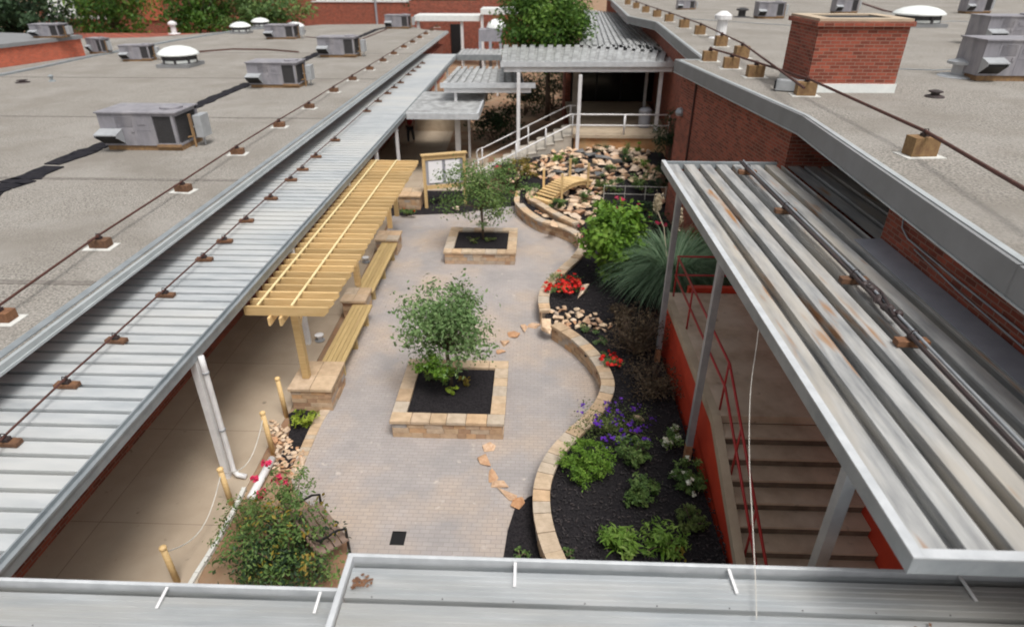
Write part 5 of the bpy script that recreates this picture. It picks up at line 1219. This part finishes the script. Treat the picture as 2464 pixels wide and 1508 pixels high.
t = thing('brick_tower', 'tall dark red brick block rising among the far trees', 'building', (PY(385, 40, 72).x, 72, 0))
mb = MB(); mb.bb(PY(345, 40, 72).x, PY(432, 40, 72).x, 72, 76, 0, 10); mb.build('wall', 'brick', t); mb = MB(); mb.bb(PY(345, 40, 72).x, PY(398, 40, 72).x, 71.9, 71.99, 3, 10); mb.build('panel', 'brick_light', t)
t = thing('pale_roofed_house', 'pale grey gabled roof showing above the brick wall at upper left', 'building', (PY(130, 20, 74).x, 74, 0))
a = PY(95, 44, 74); b = PY(182, 40, 74); mb = MB(); mb.bb(a.x + .5, b.x, 74.3, 77, 0, a.z); mb.build('wall', 'brick', t)
mb = MB(); mb.add([(a.x + 1.2, 73.6, a.z), (b.x + .4, 73.6, a.z), (b.x - .6, 78, a.z + 5), (a.x - .4, 78, a.z + 5), (a.x + 1.2, 73.6, a.z + .2), (b.x + .4, 73.6, a.z + .2), (b.x - .6, 78, a.z + 5.2), (a.x - .4, 78, a.z + 5.2)], [(0, 3, 2, 1), (4, 5, 6, 7), (0, 1, 5, 4), (1, 2, 6, 5), (2, 3, 7, 6), (3, 0, 4, 7)]); mb.build('roof', 'tile', t)
mb = MB(); mb.bb(b.x, PY(260, 40, 74).x, 74, 75, a.z - .1, a.z + .25); mb.build('eave', 'white', t)
# white walkway roofs at the back
def flatroof(label, x0, x1, y, Y, posts, th=.45):
    a = PY(x0, y, Y); b = PY(x1, y, Y); t = thing('covered_walkway', label, 'canopy', (a.x, Y, 0))
    mb = MB(); mb.bb(a.x, b.x, Y, Y + 3, a.z - th, a.z); mb.build('roof_slab', 'dome', t)
    for f in posts: mb = MB(); mb.bb(a.x + (b.x - a.x) * f - .12, a.x + (b.x - a.x) * f + .12, Y + .2, Y + .44, 0, a.z - th - .003); mb.build('post', 'white', t)
flatroof('long white flat walkway roof behind the end of the left roof', 996, 1154, 38, 61, (.05, .72))
flatroof('higher white flat walkway roof touching the big round tree', 1156, 1250, 22, 60, (.03,))
t = thing('service_wall', 'dark red brick wall under the white walkway roofs', 'wall', (PY(1160, 80, 66).x, 66, 0))
mb = MB(); mb.bb(PY(990, 80, 66).x, PY(1300, 80, 66).x, 66, 66.4, 0, 5.2); mb.build('brickwork', 'brick', t)
mb = MB(); mb.bb(PY(1085, 80, 66).x, PY(1112, 80, 66).x, 65.9, 65.99, 0, 3.2); mb.build('door', 'black', t)
# duct housing
t = thing('duct_housing', 'grey metal duct housing with round white cap beside the big round tree', 'duct', PY(1178, 118, 50))
a = PY(1152, 90, 50); b = PY(1207, 90, 50); mb = MB(); mb.bb(a.x, b.x, 50, 51.6, a.z - .3, a.z + .5); mb.build('housing', 'hvac', t)
c = PY(1190, 72, 50); mb = MB(); mb.lathe([(.7, 0), (.75, .1), (.65, .35), (.35, .6), (.02, .7)], (c.x + .1, 50.8, a.z + .505), 16); mb.build('cap', 'dome', t)
for f in (.05, .5, .95): mb = MB(); mb.bb(a.x + (b.x - a.x) * f - .1, a.x + (b.x - a.x) * f + .1, 50, 50.2, 0, a.z - .303); mb.build('leg', 'can', t)
# low brick wall and steps behind the side canopy
t = thing('garden_wall', 'low tan wall seen under the side canopy behind the walking person', 'wall', P(1040, 340, 0))
a = P(1000, 372); mb = MB(); mb.bb(-6.6, -3.6, 35.5, 35.8, 0, 1.7); mb.build('brickwork', 'curb', t)
mb = MB(); mb.bb(-6.65, -3.55, 35.45, 35.85, 1.702, 1.78); mb.build('coping', 'conc_grey', t)
# parapet beyond the right roof
t = thing('penthouse_wall', 'thin reddish brick parapet along the far end of the right roof', 'wall', (25, 99, ZR))
mb = MB(); mb.bb(E[-1].x + 6, 88, 98.5, 99, ZR + .004, ZR + 1.8); mb.build('brickwork', 'brick_light', t)
